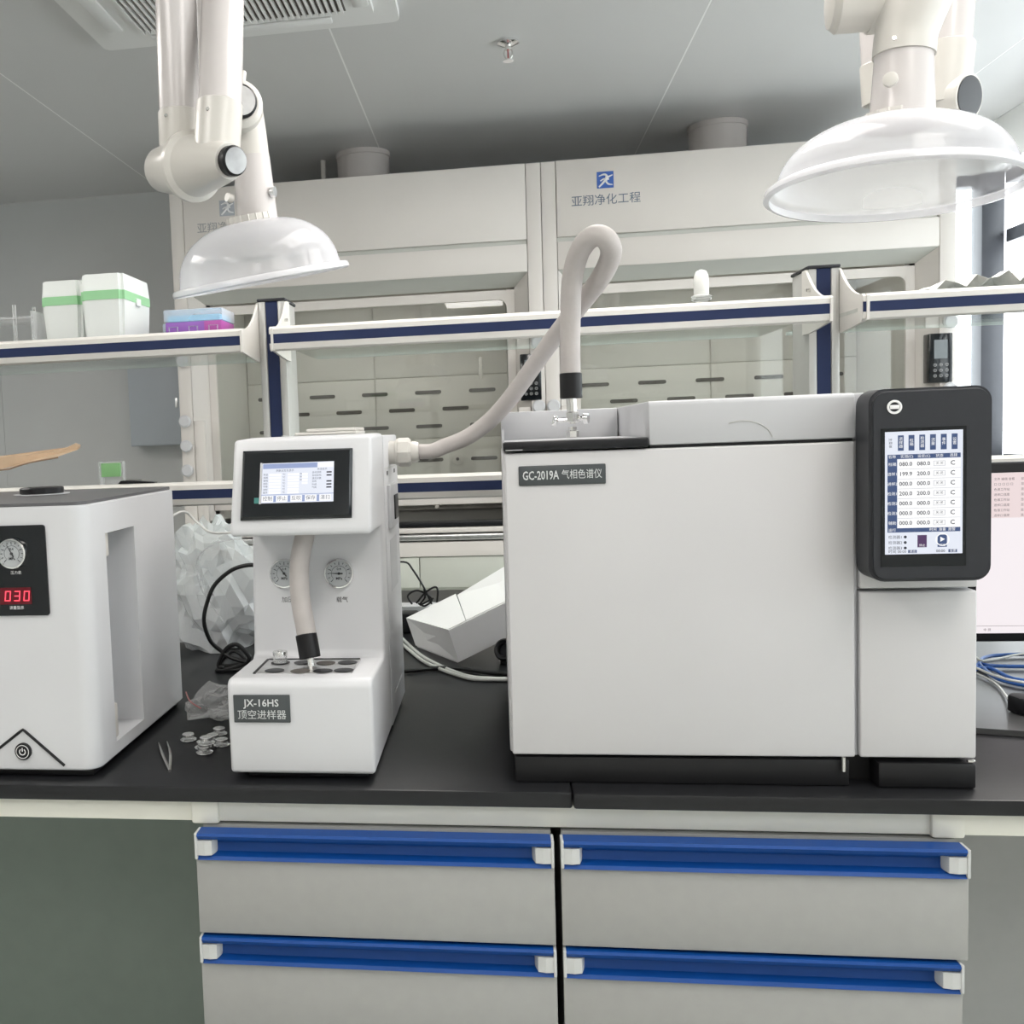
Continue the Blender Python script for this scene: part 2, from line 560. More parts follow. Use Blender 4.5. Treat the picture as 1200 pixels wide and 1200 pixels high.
# ================================================================== FUME HOODS
HW = 1.63
def hood(x0, label, faded):
    t = thing('fume_hood', label, 'fume hood', (x0+HW/2, 4.9, 0), 'fume hoods along the far wall')
    x1 = x0+HW
    F0, FB = 4.5, 5.27
    top = 2.385
    # outer shell
    box('side_post', m_hood, t, x0+.001, x0+.062, F0, FB, 0, top, .003)
    box('side_post', m_hood, t, x1-.062, x1-.001, F0, FB, 0, top, .003)
    box('back_panel', m_hood, t, x0+.062, x1-.062, FB-.02, FB, 0, top)
    box('roof_panel', m_hood, t, x0+.062, x1-.062, F0+.02, FB-.02, top-.02, top-.002)
    box('upper_fascia', m_hood, t, x0+.064, x1-.064, F0-.004, F0+.016, 2.070, top, .002)
    box('lower_fascia', m_hood, t, x0+.064, x1-.064, F0-.001, F0+.016, 1.935, 2.050, .002)
    box('fascia_gap', m_hoodg, t, x0+.064, x1-.064, F0+.014, F0+.03, 2.045, 2.075)
    # mitred bevel frame leading in to the sash
    a, b, zt, zi = x0+.064, x1-.064, 1.934, 1.885
    ai, bi, yi = a+.055, b-.055, F0+.10
    MB().faces([(a, F0+.002, zt), (b, F0+.002, zt), (bi, yi, zi), (ai, yi, zi),
                (a, F0+.022, zt+.02), (b, F0+.022, zt+.02)],
               [(0, 1, 2, 3), (0, 4, 5, 1)]).build('bevel_head', m_hoodg, t, smooth=0)
    MB().faces([(a, F0+.002, zt), (ai, yi, zi), (ai, yi, .90), (a, F0+.002, .90)], [(0, 1, 2, 3)]).build('bevel_side', m_hood, t, smooth=0)
    MB().faces([(b, F0+.002, zt), (bi, yi, zi), (bi, yi, .90), (b, F0+.002, .90)], [(0, 1, 2, 3)]).build('bevel_side', m_hood, t, smooth=0)
    # front cheeks below the bevel
    box('cheek_panel', m_hood, t, x0+.064, x0+.115, F0-.001, F0+.02, .86, 1.36, .002)
    box('cheek_panel', m_hood, t, x1-.115, x1-.064, F0-.001, F0+.02, .86, 1.36, .002)
    # sash
    sa, sb, st, sbm = x0+.119, x1-.119, 1.876, .975
    fr = MB()
    fr.box(sa, sb, yi-.004, yi+.018, st-.04, st)
    fr.box(sa, sa+.035, yi-.004, yi+.018, sbm, st-.04).box(sb-.035, sb, yi-.004, yi+.018, sbm, st-.04)
    fr.box(sa, sb, yi-.01, yi+.02, sbm-.03, sbm)
    for (cx, s) in ((sa+.035, 1), (sb-.035, -1)):
        q = [(cx, st-.04)]+[(cx+s*.035*(1-math.cos(k*PI/8)), st-.04-.035*(1-math.sin(k*PI/8))) for k in range(5)]
        fr.prism(q, yi-.003, yi+.017, 'y')
    fr.build('sash_frame', m_hood, t, smooth=0)
    box('sash_pane', m_sash, t, sa+.035, sb-.035, yi+.005, yi+.010, sbm, st-.04)
    # liner
    L0, L1 = x0+.150, x1-.150
    box('liner_side', m_hoodi, t, L0-.02, L0, F0+.125, 5.2, .90, 2.0)
    box('liner_side', m_hoodi, t, L1, L1+.02, F0+.125, 5.2, .90, 2.0)
    box('liner_ceiling', m_hoodi, t, L0, L1, F0+.12, 5.2, 2.0, 2.01)
    baf = box('baffle', m_hoodi, t, L0, L1, 5.2, 5.215, .90, 2.0)
    for (xa, xb, za, zb) in ((L0, L0+(L1-L0)*.5, 1.55, 1.9), (L0+(L1-L0)*.5, L1, 1.55, 1.9), (L0, L0+(L1-L0)*.5, 1.24, 1.545), (L0+(L1-L0)*.5, L1, 1.24, 1.545), (L0, L1, .92, 1.235)):
        box('baffle_board', m_hoodi, baf, xa+.003, xb-.003, 5.192, 5.2, za, zb, .002)
    for z, sh in ((1.47, 0), (1.385, .5), (1.30, 0), (1.13, 0), (1.215, .5), (1.045, .5)):
        k = -1
        while True:
            xc = x0+.272+(k+sh)*.270
            k += 1
            if xc > L1-.08: break
            if xc < L0+.08: continue
            if z in (1.215, 1.045): continue
            MB().box(xc-.066, xc+.066, 5.1885, 5.1925, z-.009, z+.009, .008, 3, None, 1).build('slot', m_slot, baf)
    MB().cyl((x0+1.22, 5.185, 1.13), (x0+1.22, 5.194, 1.13), .028).build('port', m_hood, baf)
    MB().cyl((x0+1.22, 5.18, 1.13), (x0+1.22, 5.186, 1.13), .008, seg=12).build('port_hole', m_slot, baf)
    # unseen interior lamp, added to brighten the liner
    lh = MB().box(L0+.2, L1-.2, 4.75, 4.9, 1.975, 1.999, .004).build('fill_lamp_housing', m_hood, t)
    box('fill_lamp_diffuser', m_hfill, lh, L0+.22, L1-.22, 4.77, 4.88, 1.973, 1.9748)
    # worktop, airfoil rails and base cabinet
    box('worktop', m_bench, t, L0-.02, L1+.02, F0+.02, 5.2, .850, .878)
    box('worktop_edge', m_black, t, L0-.03, L1+.03, F0-.01, F0+.03, .852, .877, .004)
    for z0, z1, y in ((.826, .8495, -.02), (.795, .821, -.03)):
        box('airfoil_rail', m_alu if z0 < .81 else m_hood, t, x0+.07, x1-.07, F0+y, F0+.03, z0, z1, .006, 3)
    box('apron', m_hood, t, x0+.064, x1-.064, F0-.012, F0+.02, .722, .787, .003)
    box('base_carcass', m_cab, t, x0+.064, x1-.064, F0+.02, FB-.02, .06, .722)
    n = 3
    wd = (HW-.13)/n
    for i in range(n):
        xa = x0+.065+i*wd
        box('base_drawer', m_cab, t, xa+.002, xa+wd-.002, F0, F0+.022, .582, .719, .002)
        d = box('base_door', m_cab, t, xa+.002, xa+wd-.002, F0, F0+.022, .08, .555, .002)
        MB().box(xa+wd*.3, xa+wd*.7, F0-.02, F0-.012, .53, .54).box(xa+wd*.3, xa+wd*.3+.008, F0-.014, F0+.001, .53, .54).box(xa+wd*.7-.008, xa+wd*.7, F0-.014, F0+.001, .53, .54).build('handle', m_alu, d)
    # service valves on the posts
    for xx in (x0+.031, x1-.031):
        for z in (1.63, 1.36, 1.248, 1.138):
            MB().lathe([(.010, 0), (.010, .012), (.026, .014), (.028, .03), (.022, .036)], (xx, F0, z), (0, -1, 0), 20).build('valve_knob', m_white, t)
    # keypad
    kx = x1-.105
    kp = MB().box(kx, kx+.088, F0-.012, F0+.05, 1.388, 1.586, .004).build('control_panel', m_blackg, t)
    MB().box(kx+.018, kx+.068, F0-.0135, F0-.0118, 1.485, 1.56).build('display', mat('dull display', (.16, .18, .19), .3), kp)
    kb = MB()
    for r_ in range(3):
        for c_ in range(3):
            cx, cz = kx+.022+c_*.022, 1.46-r_*.022
            kb.lathe([(.0065, 0), (.0065, .0012), (.005, .0012), (.005, 0)], (cx, F0-.0118, cz), (0, -1, 0), 12, cap=False)
            kb.box(cx-.003, cx+.003, F0-.0132, F0-.0118, cz-.001, cz+.001)
    kb.build('keypad_print', m_badge2, kp)
    # gas tap inside
    MB().tube([(x0+1.35, 5.19, 1.60), (x0+1.35, 5.12, 1.62), (x0+1.35, 5.07, 1.6), (x0+1.35, 5.065, 1.52)], .009, 8).build('gas_tap', m_hood, t)
    MB().cyl((x0+1.12, 5.0, .90), (x0+1.12, 5.0, .97), .012, .009, 12).tube([(x0+1.12, 5.0, .97), (x0+1.12, 4.97, 1.01), (x0+1.12, 4.92, 1.0), (x0+1.12, 4.91, .96)], .007, 8).build('water_tap', m_hood, t)
    # logo and lettering
    lx, lz = x0+.265, 2.292
    yl = F0-.0042
    lg = MB().box(lx-.034, lx+.034, yl-.0015, yl, lz-.034, lz+.034).build('logo', m_logo if not faded else mat('faded logo', (.42, .44, .48), .5), t)
    c2 = m_wprint
    MB().tube([(lx-.026, yl-.002, lz+.016), (lx-.005, yl-.002, lz+.022), (lx+.006, yl-.002, lz+.014), (lx-.004, yl-.002, lz-.006), (lx-.026, yl-.002, lz-.028)], .004, 6, radii=[.002, .004, .005, .005, .003]) \
        .tube([(lx+.03, yl-.002, lz+.018), (lx+.012, yl-.002, lz+.010), (lx+.004, yl-.002, lz-.006), (lx+.012, yl-.002, lz-.018), (lx+.03, yl-.002, lz-.022)], .004, 6, radii=[.002, .004, .004, .004, .002]) \
        .tube([(lx-.02, yl-.002, lz-.004), (lx-.004, yl-.002, lz+.004), (lx+.016, yl-.002, lz+.001)], .003, 6).build('logo_swirl', c2, lg)
    text('lettering', m_logog if not faded else mat('faded lettering', (.34, .35, .36), .5), t, [('亚翔净化工程', .0475, (lx+.001, yl-.0006, 2.209), (1, 0, 0), (0, 0, 1), 'CENTER')])
    return t

hood(-1.42, 'cream fume hood on the left, its fascia logo partly hidden by the extraction arm', True)
hood(.21, 'cream fume hood on the right with a clear blue logo on its fascia', False)
def duct(x, label):
    t = thing('exhaust_duct', label, 'duct', (x, 4.95, 2.385), 'round ducts over the fume hoods')
    MB().lathe([(.118, .001), (.124, .001), (.124, .2145), (.118, .2145), (.118, .001)], (x, 4.95, 2.385), seg=40, cap=False).build('pipe', m_duct, t)
    MB().lathe([(.125, .190), (.129, .192), (.129, .214), (.125, .214), (.125, .190)], (x, 4.95, 2.385), seg=40, cap=False).build('collar', m_duct, t)
duct(-.595, 'round exhaust duct rising from the left fume hood')
duct(1.02, 'round exhaust duct rising from the right fume hood')
q = P(379, 200, 5.0)
t = thing('thin_pipe', 'thin upright white pipe left of the left duct on the fume hood roof', 'pipe', (q.x, 5.0, 2.385))
cyl('pipe', m_hood, t, (q.x, 5.0, 2.385), (q.x, 5.0, ZC-.001), .013, seg=12)
cyl('bracket', m_lid, t, (q.x+.03, 5.0, 2.384), (q.x+.03, 5.0, 2.47), .008, seg=8)

# wall box beside the hood
t = thing('electrical_box', 'blue-grey steel box on the far wall left of the fume hoods', 'box', (-1.79, 5.3, 1.25))
box('body', m_box, t, -1.915, -1.60, 5.20, 5.349, 1.255, 1.70, .003)
box('door', m_box, t, -1.91, -1.605, 5.192, 5.2, 1.26, 1.695, .002)
box('latch', m_alu, t, -1.66, -1.645, 5.186, 5.193, 1.45, 1.50, .002)

# ================================================================== BENCH
YF0, ZT = 1.24, .82
bt = thing('lab_bench', 'long island lab bench: cream steel rail and legs under the worktop', 'bench', (0, 2.06, 0))
box('front_rail', m_beam, bt, -2.2, 1.7, YF0+.018, YF0+.055, .768, .7985, .004)
box('back_rail', m_beam, bt, -2.2, 1.7, 2.83, 2.87, .768, .7985, .004)
for x in (-.3885, .507, -1.6):
    lg = box('rail_joint', m_beam, bt, x-.0185, x+.0185, YF0+.012, YF0+.06, .7665, .799, .004)
    box('leg', m_beam, bt, x-.0165, x+.0165, 1.775, 1.815, 0, .768, .003)
    box('leg', m_beam, bt, x-.0165, x+.0165, 2.79, 2.83, 0, .768, .003)
    box('cross_rail', m_beam, bt, x-.016, x+.016, YF0+.06, 2.79, .7685, .798, .003)
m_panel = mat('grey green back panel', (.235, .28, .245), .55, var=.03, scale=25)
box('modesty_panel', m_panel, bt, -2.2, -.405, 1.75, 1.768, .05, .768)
box('modesty_panel', m_carc, bt, .525, 1.7, 1.75, 1.768, .05, .768)
SEAM = .078
for a, b, y0, z0, lab in ((-2.2, SEAM, YF0, .7995, 'black resin bench worktop, left slab'), (SEAM+.0012, 1.7, YF0-.006, .801, 'black resin bench worktop, right slab with the wide machine')):
    o = MB().box(a, b, y0, 2.88, z0, ZT, .003, 2).build('worktop', m_bench)
    tag(o, lab, 'worktop', 'black worktop slabs')

def drawer_unit(x0, x1, label, tr):
    t = thing('drawer_cabinet', label, 'cabinet', ((x0+x1)/2, YF0+.2, 0), 'drawer cabinets under the bench')
    zt = .7665
    box('carcass', m_carc, t, x0+.004, x1-.004, YF0+.018, 1.72, .08, zt-.002)
    box('plinth', m_black, t, x0+.02, x1-.02, YF0+.05, 1.7, 0, .08)
    yf = YF0-.012
    hts = (.1365, .1365, .1365, .24)
    z = zt
    for i, h in enumerate(hts):
        zb = z-h+.003
        xo = 0 if (i == 0 or not tr) else -.006
        d = box('drawer', m_drawer, t, x0+.0015, x1-.0015+xo, yf, yf+.018, zb, z-.034, .0012)
        # blue grip profile: lip, concave channel and lower edge
        prof = [(yf-.004, z-.001), (yf-.006, z-.004), (yf-.002, z-.0095), (yf+.010, z-.0115), (yf+.013, z-.018), (yf+.010, z-.0285), (yf-.001, z-.0315), (yf-.004, z-.0355), (yf, z-.036), (yf+.017, z-.034), (yf+.018, z-.001)]
        MB().prism(prof, x0+.005, x1-.005+xo, 'x').build('grip', m_blue, d, smooth=25)
        for s in (0, 1):
            xa = x0+.0015 if s == 0 else x1-.0015+xo
            sg = 1 if s == 0 else -1
            c = MB()
            c.box(min(xa, xa+sg*.0036), max(xa, xa+sg*.0036), yf-.0055, yf+.018, z-.0345, z-.0008, .001)
            c.prism([(xa+sg*.003, yf-.004), (xa+sg*.013, yf-.005), (xa+sg*.022, yf-.003), (xa+sg*.026, yf+.011), (xa+sg*.003, yf+.013)], z-.0295, z-.0105, 'z')
            c.build('end_cap', m_capw, d, smooth=0)
        z -= h
drawer_unit(-.3965, .0555, 'grey drawer cabinet with blue grips, left one under the bench', False)
drawer_unit(.0605, .520, 'grey drawer cabinet with blue grips, right one under the wide machine', True)

# ================================================================== REAGENT RACK
rk = thing('reagent_rack', 'two-tier glass reagent rack with navy striped cream rails along the bench', 'shelf rack', (.06, 2.06, ZT))
RF, RB, PF, PB = 1.83, 2.30, 1.965, 2.065
PX = (-.425, .583)
for x in (-1.433,)+PX:
    p_ = box('post', m_railg, rk, x-.026, x+.026, PF, PB, ZT, 1.528, .003)
    box('post_stripe', m_navy, p_, x-.0115, x+.0115, PF-.0022, PF+.001, ZT, 1.5275)
    box('post_lip', m_railg, p_, x-.026, x-.0125, PF-.004, PF+.001, ZT, 1.5275, .0015)
    box('post_lip', m_railg, p_, x+.0125, x+.026, PF-.004, PF+.001, ZT, 1.5275, .0015)
    box('post_cap', m_disp, p_, x-.028, x+.028, PF-.006, PB+.003, 1.5275, 1.5335, .002)
def rail(xa, xb, yf, zc, flip=1):
    "cream extrusion with a recessed navy inlay on its outer face"
    s = flip
    pr = [(0, .0205), (.004*s, .0225), (.016*s, .0225), (.022*s, .016), (.022*s, -.010), (.016*s, -.019), (.006*s, -.022), (-.000*s, -.019), (-.004*s, -.0085), (-.001*s, -.0083), (-.001*s, .0083), (-.004*s, .0085), (-.004*s, .017)]
    pr = [(yf+a, zc+b) for a, b in pr]
    MBr = MB().prism(pr, xa, xb, 'x').build('rail', m_rail, rk, smooth=30)
    box('inlay', m_navy, MBr, xa+.0004, xb-.0004, min(yf-.0035*s, yf-.0005*s), max(yf-.0035*s, yf-.0005*s), zc-.0083, zc+.0083)
for zc in (1.4425, 1.166):
    spans = ((-1.402, -.456), (-.402, .555), (.604, 1.62))
    for xa, xb in spans:
        rail(xa, xb, RF, zc)
        g = box('glass_shelf', m_shelf, rk, xa+.004, xb-.004, RF+.012, RB-.002, zc-.004, zc+.002)
        box('polished_edge', m_edge, g, xa+.004, xb-.004, RB-.0025, RB+.0005, zc-.0042, zc+.0022)
for zc in (1.4425, 1.166):
    for x in PX+(-1.433,):
        for s, xx in ((-1, x-.0285), (1, x+.0285)):
            h = .062 if zc > 1.3 else .03
            pts = []
            n = 10
            pts.append((RF-.005, zc-.021)); pts.append((RF-.007, zc+.018))
            for k in range(n+1):
                a = k/n
                pts.append((RF+.0+(PF-RF)*a, zc+.022+h*(a**2.2)))
            pts += [(PF+.02, zc+.022+h), (PF+.02, zc-.030), (PF-.02, zc-.030)]
            br = MB().prism(pts, xx-.0022, xx+.0022, 'x').build('bracket', m_rail, rk, smooth=0)
            for (yy, zz) in ((RF+.02, zc+.004), (PF-.03, zc+.045)):
                if zc < 1.3 and zz > zc+.03: continue
                MB().cyl((xx+s*.002, yy, zz), (xx+s*.008, yy, zz), .0035, seg=8).build('bracket_screw', m_steel, br)
# lower tier back rail strip just above

# things on the rack
ZS = 1.4425+.0022
ZR = 1.4425+.0225
def tipbox(x0, x1, y0, y1, h, label, z=ZS):
    t = thing('tip_box', label, 'box', ((x0+x1)/2, (y0+y1)/2, z), 'pipette tip boxes on the upper shelf')
    d = .006
    cx, cy = (x0+x1)/2, (y0+y1)/2
    def tap(a, b, za, zb, ins, bev=.004):
        m = MB()
        r = bmesh.ops.create_cube(m.b, size=1)
        for v in r['verts']:
            top = v.co.z > 0
            kx = (x1-x0) - 2*(ins if not top else 0)
            ky = (y1-y0) - 2*(ins if not top else 0)
            if b: kx += 2*b; ky += 2*b
            v.co = Vector((cx+v.co.x*kx, cy+v.co.y*ky, zb if top else za))
        bmesh.ops.bevel(m.b, geom=[e for e in m.b.edges if abs(e.verts[0].co.z-e.verts[1].co.z) > .01], offset=.008, segments=3, affect='EDGES')
        return m
    tap(0, 0, z+.0008, z+h*.66, .005).build('base', m_frost, t, smooth=30)
    tap(0, .001, z+h*.661, z+h*.78, 0).build('rack_tray', m_green, t, smooth=30)
    lid = tap(0, .0005, z+h*.781, z+h, 0)
    for v in lid.b.verts:
        if v.co.z > z+h*.9:
            v.co.x = cx+(v.co.x-cx)*.95; v.co.y = cy+(v.co.y-cy)*.95
    lid.build('lid', m_frost, t, smooth=30)
    MB().box(x1+.0005, x1+.004, cy-.012, cy+.012, z+h*.62, z+h*.72, .001).box(x0-.004, x0-.0005, cy-.012, cy+.012, z+h*.62, z+h*.72, .001).build('latch', m_frost, t)
    tp = MB()
    for i in range(6):
        for j in range(3):
            xx = x0+.014+i*(x1-x0-.028)/5; yy = y0+.02+j*(y1-y0-.04)/2
            tp.cyl((xx, yy, z+h*.783), (xx, yy, z+h*.82), .0045, seg=8)
    tp.build('tips', m_green, t, smooth=0, kind='stuff')
tipbox(-.869, -.787, 1.905, 2.015, .139, 'frosted green pipette tip box, left of the tall pair')
tipbox(-.782, -.697, 1.890, 2.050, .145, 'frosted green pipette tip box, nearer one in front of its twin')
def smallbox(x0, x1, y0, y1, h, label):
    z = ZS
    t = thing('sample_box', label, 'box', ((x0+x1)/2, (y0+y1)/2, z), 'small lidded boxes on the upper shelf')
    box('tray', m_purp, t, x0, x1, y0, y1, z+.0008, z+h*.66, .002)
    box('tray_end', m_mag, t, x1-.034, x1+.0006, y0-.0006, y1-.001, z+h*.25, z+h*.655, .001)
    box('insert', m_cyan, t, x0+.004, x1-.004, y0+.004, y1-.004, z+h*.661, z+h*.84)
    box('lid', m_lav, t, x0-.002, x1+.002, y0-.002, y1+.002, z+h*.662, z+h, .002)
    fr = MB()
    for k in range(3):
        xx = x0+.016+k*(x1-x0-.032)/2
        for (a, b, c, d) in ((xx-.009, xx+.009, .50, .53), (xx-.009, xx-.0075, .22, .52), (xx+.0075, xx+.009, .22, .52)):
            fr.box(a, b, y0-.0025, y0-.0007, z+h*c+.001, z+h*d)
    fr.build('moulded_window', m_lav, t, smooth=0)
smallbox(-.616, -.506, 1.89, 1.98, .068, 'small purple tray box with clear blue lid, nearer of the two')
smallbox(-.665, -.57, 2.03, 2.12, .060, 'small purple tray box with clear blue lid, half hidden behind its twin')
# acrylic tube rack at the left edge
t = thing('acrylic_rack', 'clear acrylic test tube rack at the left end of the upper shelf', 'rack', (-.97, 1.96, ZS))
for z, k in ((ZS+.004, 'shelf_plate'), (ZS+.07, 'shelf_plate')):
    m = MB().box(-1.06, -.888, 1.90, 2.00, z, z+.004, .001)
    for i in range(4):
        for j in range(2):
            m.lathe([(.012, 0), (.014, 0), (.014, .002), (.012, .002), (.012, 0)], (-1.035+i*.042, 1.925+j*.05, z+.004), seg=16, cap=False)
    m.build(k, m_acr, t)
for x in (-1.062, -.888):
    box('end_plate', m_acr, t, x-.002, x+.002, 1.90, 2.0, ZS+.0008, ZS+.085, .0008)
for x, y in ((-.925, 1.905), (-.905, 1.95)):
    box('upright', m_acr, t, x-.003, x+.003, y-.003, y+.003, ZS+.008, ZS+.098, .0008)
# glass dropper bottle
q = P(822, 352, 2.0)
t = thing('dropper_bottle', 'round clear glass bottle with a tall white rubber teat on the upper shelf', 'bottle', (q.x, 2.0, ZS))
o_ = (q.x, 2.0, ZS+.0008)
MB().lathe([(.030, 0), (.036, .003), (.039, .010), (.036, .020), (.024, .028), (.013, .033), (.011, .036), (.0105, .040), (.018, .042), (.018, .045), (.012, .046)], o_, seg=28).build('flask', m_gls, t, smooth=60)
MB().lathe([(.0165, .0465), (.019, .049), (.014, .052), (.009, .053)], o_, seg=20).build('stopper', m_gls, t, smooth=60)
MB().lathe([(.0125, .050), (.0135, .055), (.0135, .074), (.0125, .088), (.009, .095), (.002, .098)], o_, seg=20).build('teat', m_teat, t, smooth=60)
# crumpled paper
t0 = MB()
nx, ny = 26, 8
vs, fs = [], []
for i in range(nx):
    for j in range(ny):
        x = .735+i*.0165; y = 1.88+j*.03
        z = ZR+.003+.030*abs(math.sin(i*1.13+j*.35))*(1 if i > 5 else .4+i*.1)+.010*noise.noise(Vector((i*.6, j*.7, 3)))
        z -= max(0, (j-2))*.001
        vs.append((x, y, max(z, ZR+.001)))
for i in range(nx-1):
    for j in range(ny-1):
        a = i*ny+j
        fs.append((a, a+ny, a+ny+1, a+1))
o = t0.faces(vs, fs).build('crumpled_paper', m_paper, smooth=0)
so = o.modifiers.new('s', 'SOLIDIFY'); so.thickness = .0004
tag(o, 'crumpled white paper lying on the right end of the upper shelf', 'paper')

# low shelf: green film box, black clip, cardboard
ZL = 1.166+.0022
q = P(131, 560, 2.0)
t = thing('green_film_case', 'small clear case with green film behind the left machine', 'case', (q.x, 2.0, ZL))
MB().box(q.x-.020, q.x+.020, 1.995, 2.003, ZL+.03, ZL+.058, .001).build('film', m_sticker, t)
MB().box(q.x-.023, q.x+.023, 2.0035, 2.02, ZL+.0008, ZL+.061, .002).box(q.x-.023, q.x-.0205, 1.99, 2.0035, ZL+.0008, ZL+.061).build('case', m_acr, t)
q = P(165, 563, 1.86)
zt_ = 1.166+.0225
t = thing('black_clip', 'small flat black clip lying on the lower rail behind the left machine', 'clip', (q.x, 1.842, zt_))
MB().prism([(-.036, .0), (-.030, .006), (.004, .005), (.036, .001), (.036, 0), (0, 0)], 1.834, 1.85, 'y').b
mb = MB().prism([(q.x-.036, zt_+.0006), (q.x-.030, zt_+.0066), (q.x+.004, zt_+.005), (q.x+.036, zt_+.002), (q.x+.036, zt_+.0006)], 1.834, 1.85, 'y')
mb.build('body', m_black, t)
cyl('pin', m_steel, t, (q.x-.02, 1.836, zt_+.0075), (q.x+.01, 1.836, zt_+.0075), .0012, seg=6)
# cardboard sheet leaning over the left
t = thing('cardboard_flap', 'torn brown cardboard sheet at the left edge behind the machine', 'cardboard', P(30, 545, 1.95))
ol = [(-60, 548), (0, 550), (18, 546), (35, 541), (68, 535), (91, 527), (92, 523), (86, 521), (76, 526), (70, 528), (40, 532), (0, 536), (-60, 541)]
mb = MB()
A = []; B = []
for (x, y) in ol:
    a = P(x, y, 1.90 + (.0 if y > 533 else .05))
    A.append(mb.b.verts.new(a)); B.append(mb.b.verts.new(a+Vector((0, .012, .003))))
mb.b.faces.new(A); mb.b.faces.new(B[::-1])
for i in range(len(A)):
    j = (i+1) % len(A)
    mb.b.faces.new((A[i], B[i], B[j], A[j]))
mb.build('sheet', m_card, t, smooth=0)
pp = [P(x, y, 1.898) for x, y in ((-60, 549), (0, 551), (18, 547), (35, 542), (68, 536))]
MB().tube(pp, .0016, 6, 2).build('torn_edge', m_cardd, t)
bx = P(-40, 548, 1.92)
box('carton', m_card, t, bx.x-.25, bx.x-.04, 1.93, 2.08, ZL+.0008, bx.z, .002)

# ================================================================== EXTRACTION ARMS
def knob_at(name, parent, c, d, r, L=.018):
    c, d = Vector(c), Vector(d).normalized()
    k = MB().lathe([(r*.9, 0), (r, .003), (r, L-.003), (r*.88, L)], c, d, 28).build(name, m_black, parent)
    grips = MB()
    MB().lathe([(r*.86, L+.0002), (r*.86, L+.0015), (r*.3, L+.002)], c, d, 28).build('knob_face', m_knob, k)
    return k

# left arm
LA = thing('extraction_arm', 'white jointed extraction arm at left with a small translucent hood over the shelf', 'extraction arm', (-.62, 1.95, ZC), 'fume extraction arms over the bench')
YA = 1.87
a_top = P(203, -160, YA-.02); a_lo = P(211, 140, YA); a_top.z = ZC-.03
b_lo = P(258, 128, YA-.07); b_hi = P(262, -30, YA+.03)
b_hi = b_lo + (b_hi-b_lo).normalized()*.50
if b_hi.z > ZC-.08: b_hi = b_lo+(b_hi-b_lo)*((ZC-.08-b_lo.z)/(b_hi.z-b_lo.z))
MB().lathe([(.09, 0), (.09, -.02), (.05, -.035), (.04, -.06)], (a_top.x, a_top.y, ZC-.0005), (0, 0, 1), 32).build('ceiling_flange', m_plast, LA)
MB().cyl(a_lo, a_top, .0375, seg=36).build('tube', m_tubew, LA)
MB().cyl(b_lo, b_hi, .0385, seg=36).build('tube', m_tubew, LA)
hc = P(226, 193, YA-.03)
ja = MB().cyl(P(213, 185, YA), P(210.5, 132, YA), .0400, seg=32, bev=.001).build('tube_cuff', m_plast, LA)
jb = MB().cyl(P(253, 195, YA-.08), P(257.5, 122, YA-.07), .0410, seg=32, bev=.001).build('tube_cuff', m_plast, LA)
def screw(c, d, parent, r=.0035):
    c = Vector(c); d = Vector(d).normalized()
    MB().cyl(c, c+d*.003, r, seg=8, bev=.0006).build('screw', m_steel, parent)
screw(P(195, 135.5, YA-.039), (-.3, -1, 0), ja)
screw(P(244, 128, YA-.110), (-.3, -1, 0), jb)
# hinge barrel: two flared halves on an axis pointing right and towards the camera
h0 = P(193, 199, YA+.02); h1 = P(270, 189, YA-.12)
ax = (h1-h0).normalized(); L = (h1-h0).length
MB().lathe([(.024, -.016), (.035, -.013), (.041, -.004), (.053, L*.38), (.0575, L*.40), (.0575, L*.415)], h0, ax, 40).build('hinge_half', m_plast, LA)
MB().lathe([(.0625, L*.42), (.063, L*.43), (.063, L*.47), (.054, L*.50), (.033, L*.95), (.030, L*.99)], h0, ax, 40).build('hinge_half', m_plast, LA)
knob_at('hinge_knob', LA, h0+ax*(L*.985), ax, .0255, .019)
# top hinge and rear tube
c_hi = P(236, -95, YA+.16); c_lo = P(280, 128, YA+.22)
thp = b_hi+Vector((0, .06, .0))
MB().cyl(b_hi+Vector((0, -.05, .01)), b_hi+Vector((0, .17, .01)), .042, seg=32, bev=.004).build('top_hinge', m_plast, LA)
c_lo = P(254, 118, 2.20)
c_hi = Vector((b_hi.x-.075, b_hi.y+.14, b_hi.z))
MB().cyl(c_lo, c_hi, .0375, seg=32).build('tube', m_tubew, LA)
MB().cyl(c_lo, c_lo+(c_hi-c_lo).normalized()*.10, .0395, seg=32, bev=.001).build('tube_cuff', m_plast, LA)
# lower joint with chrome knob
kd = Vector((.42, -.90, .03)).normalized()
k2 = P(277, 127, 2.12)
MB().lathe([(.03, -.115), (.044, -.105), (.053, -.05), (.056, .0), (.050, .028), (.040, .036)], k2, kd, 36).build('joint_drum', m_plast, LA)
knob_at('joint_knob', LA, k2+kd*.035, kd, .035, .012)
e0 = P(290, 135, 2.15); e1 = P(293, 180, 2.16); e2 = P(302, 262, 2.17)
MB().tube([P(287, 130, 2.15), P(291, 155, 2.155), P(295, 187, 2.16)], .0375, 28, 4).build('elbow', m_plast, LA)
MB().cyl(P(294.5, 184, 2.16), e2, .0385, .044, seg=32).build('neck', m_tubew, LA)
MB().cyl(P(285, 85, 2.16), P(284, 97, 2.15), .007, seg=12).build('stud', m_plast, LA)
MB().cyl(P(272, 233, 2.14), P(266, 231, 2.13), .009, seg=14).build('side_knob', m_plast, LA)
MB().lathe([(.006, 0), (.006, .012), (.011, .013), (.011, .022)], P(311, 226, 2.15), (1, -.2, 0), 14).build('side_knob', m_alu, LA)
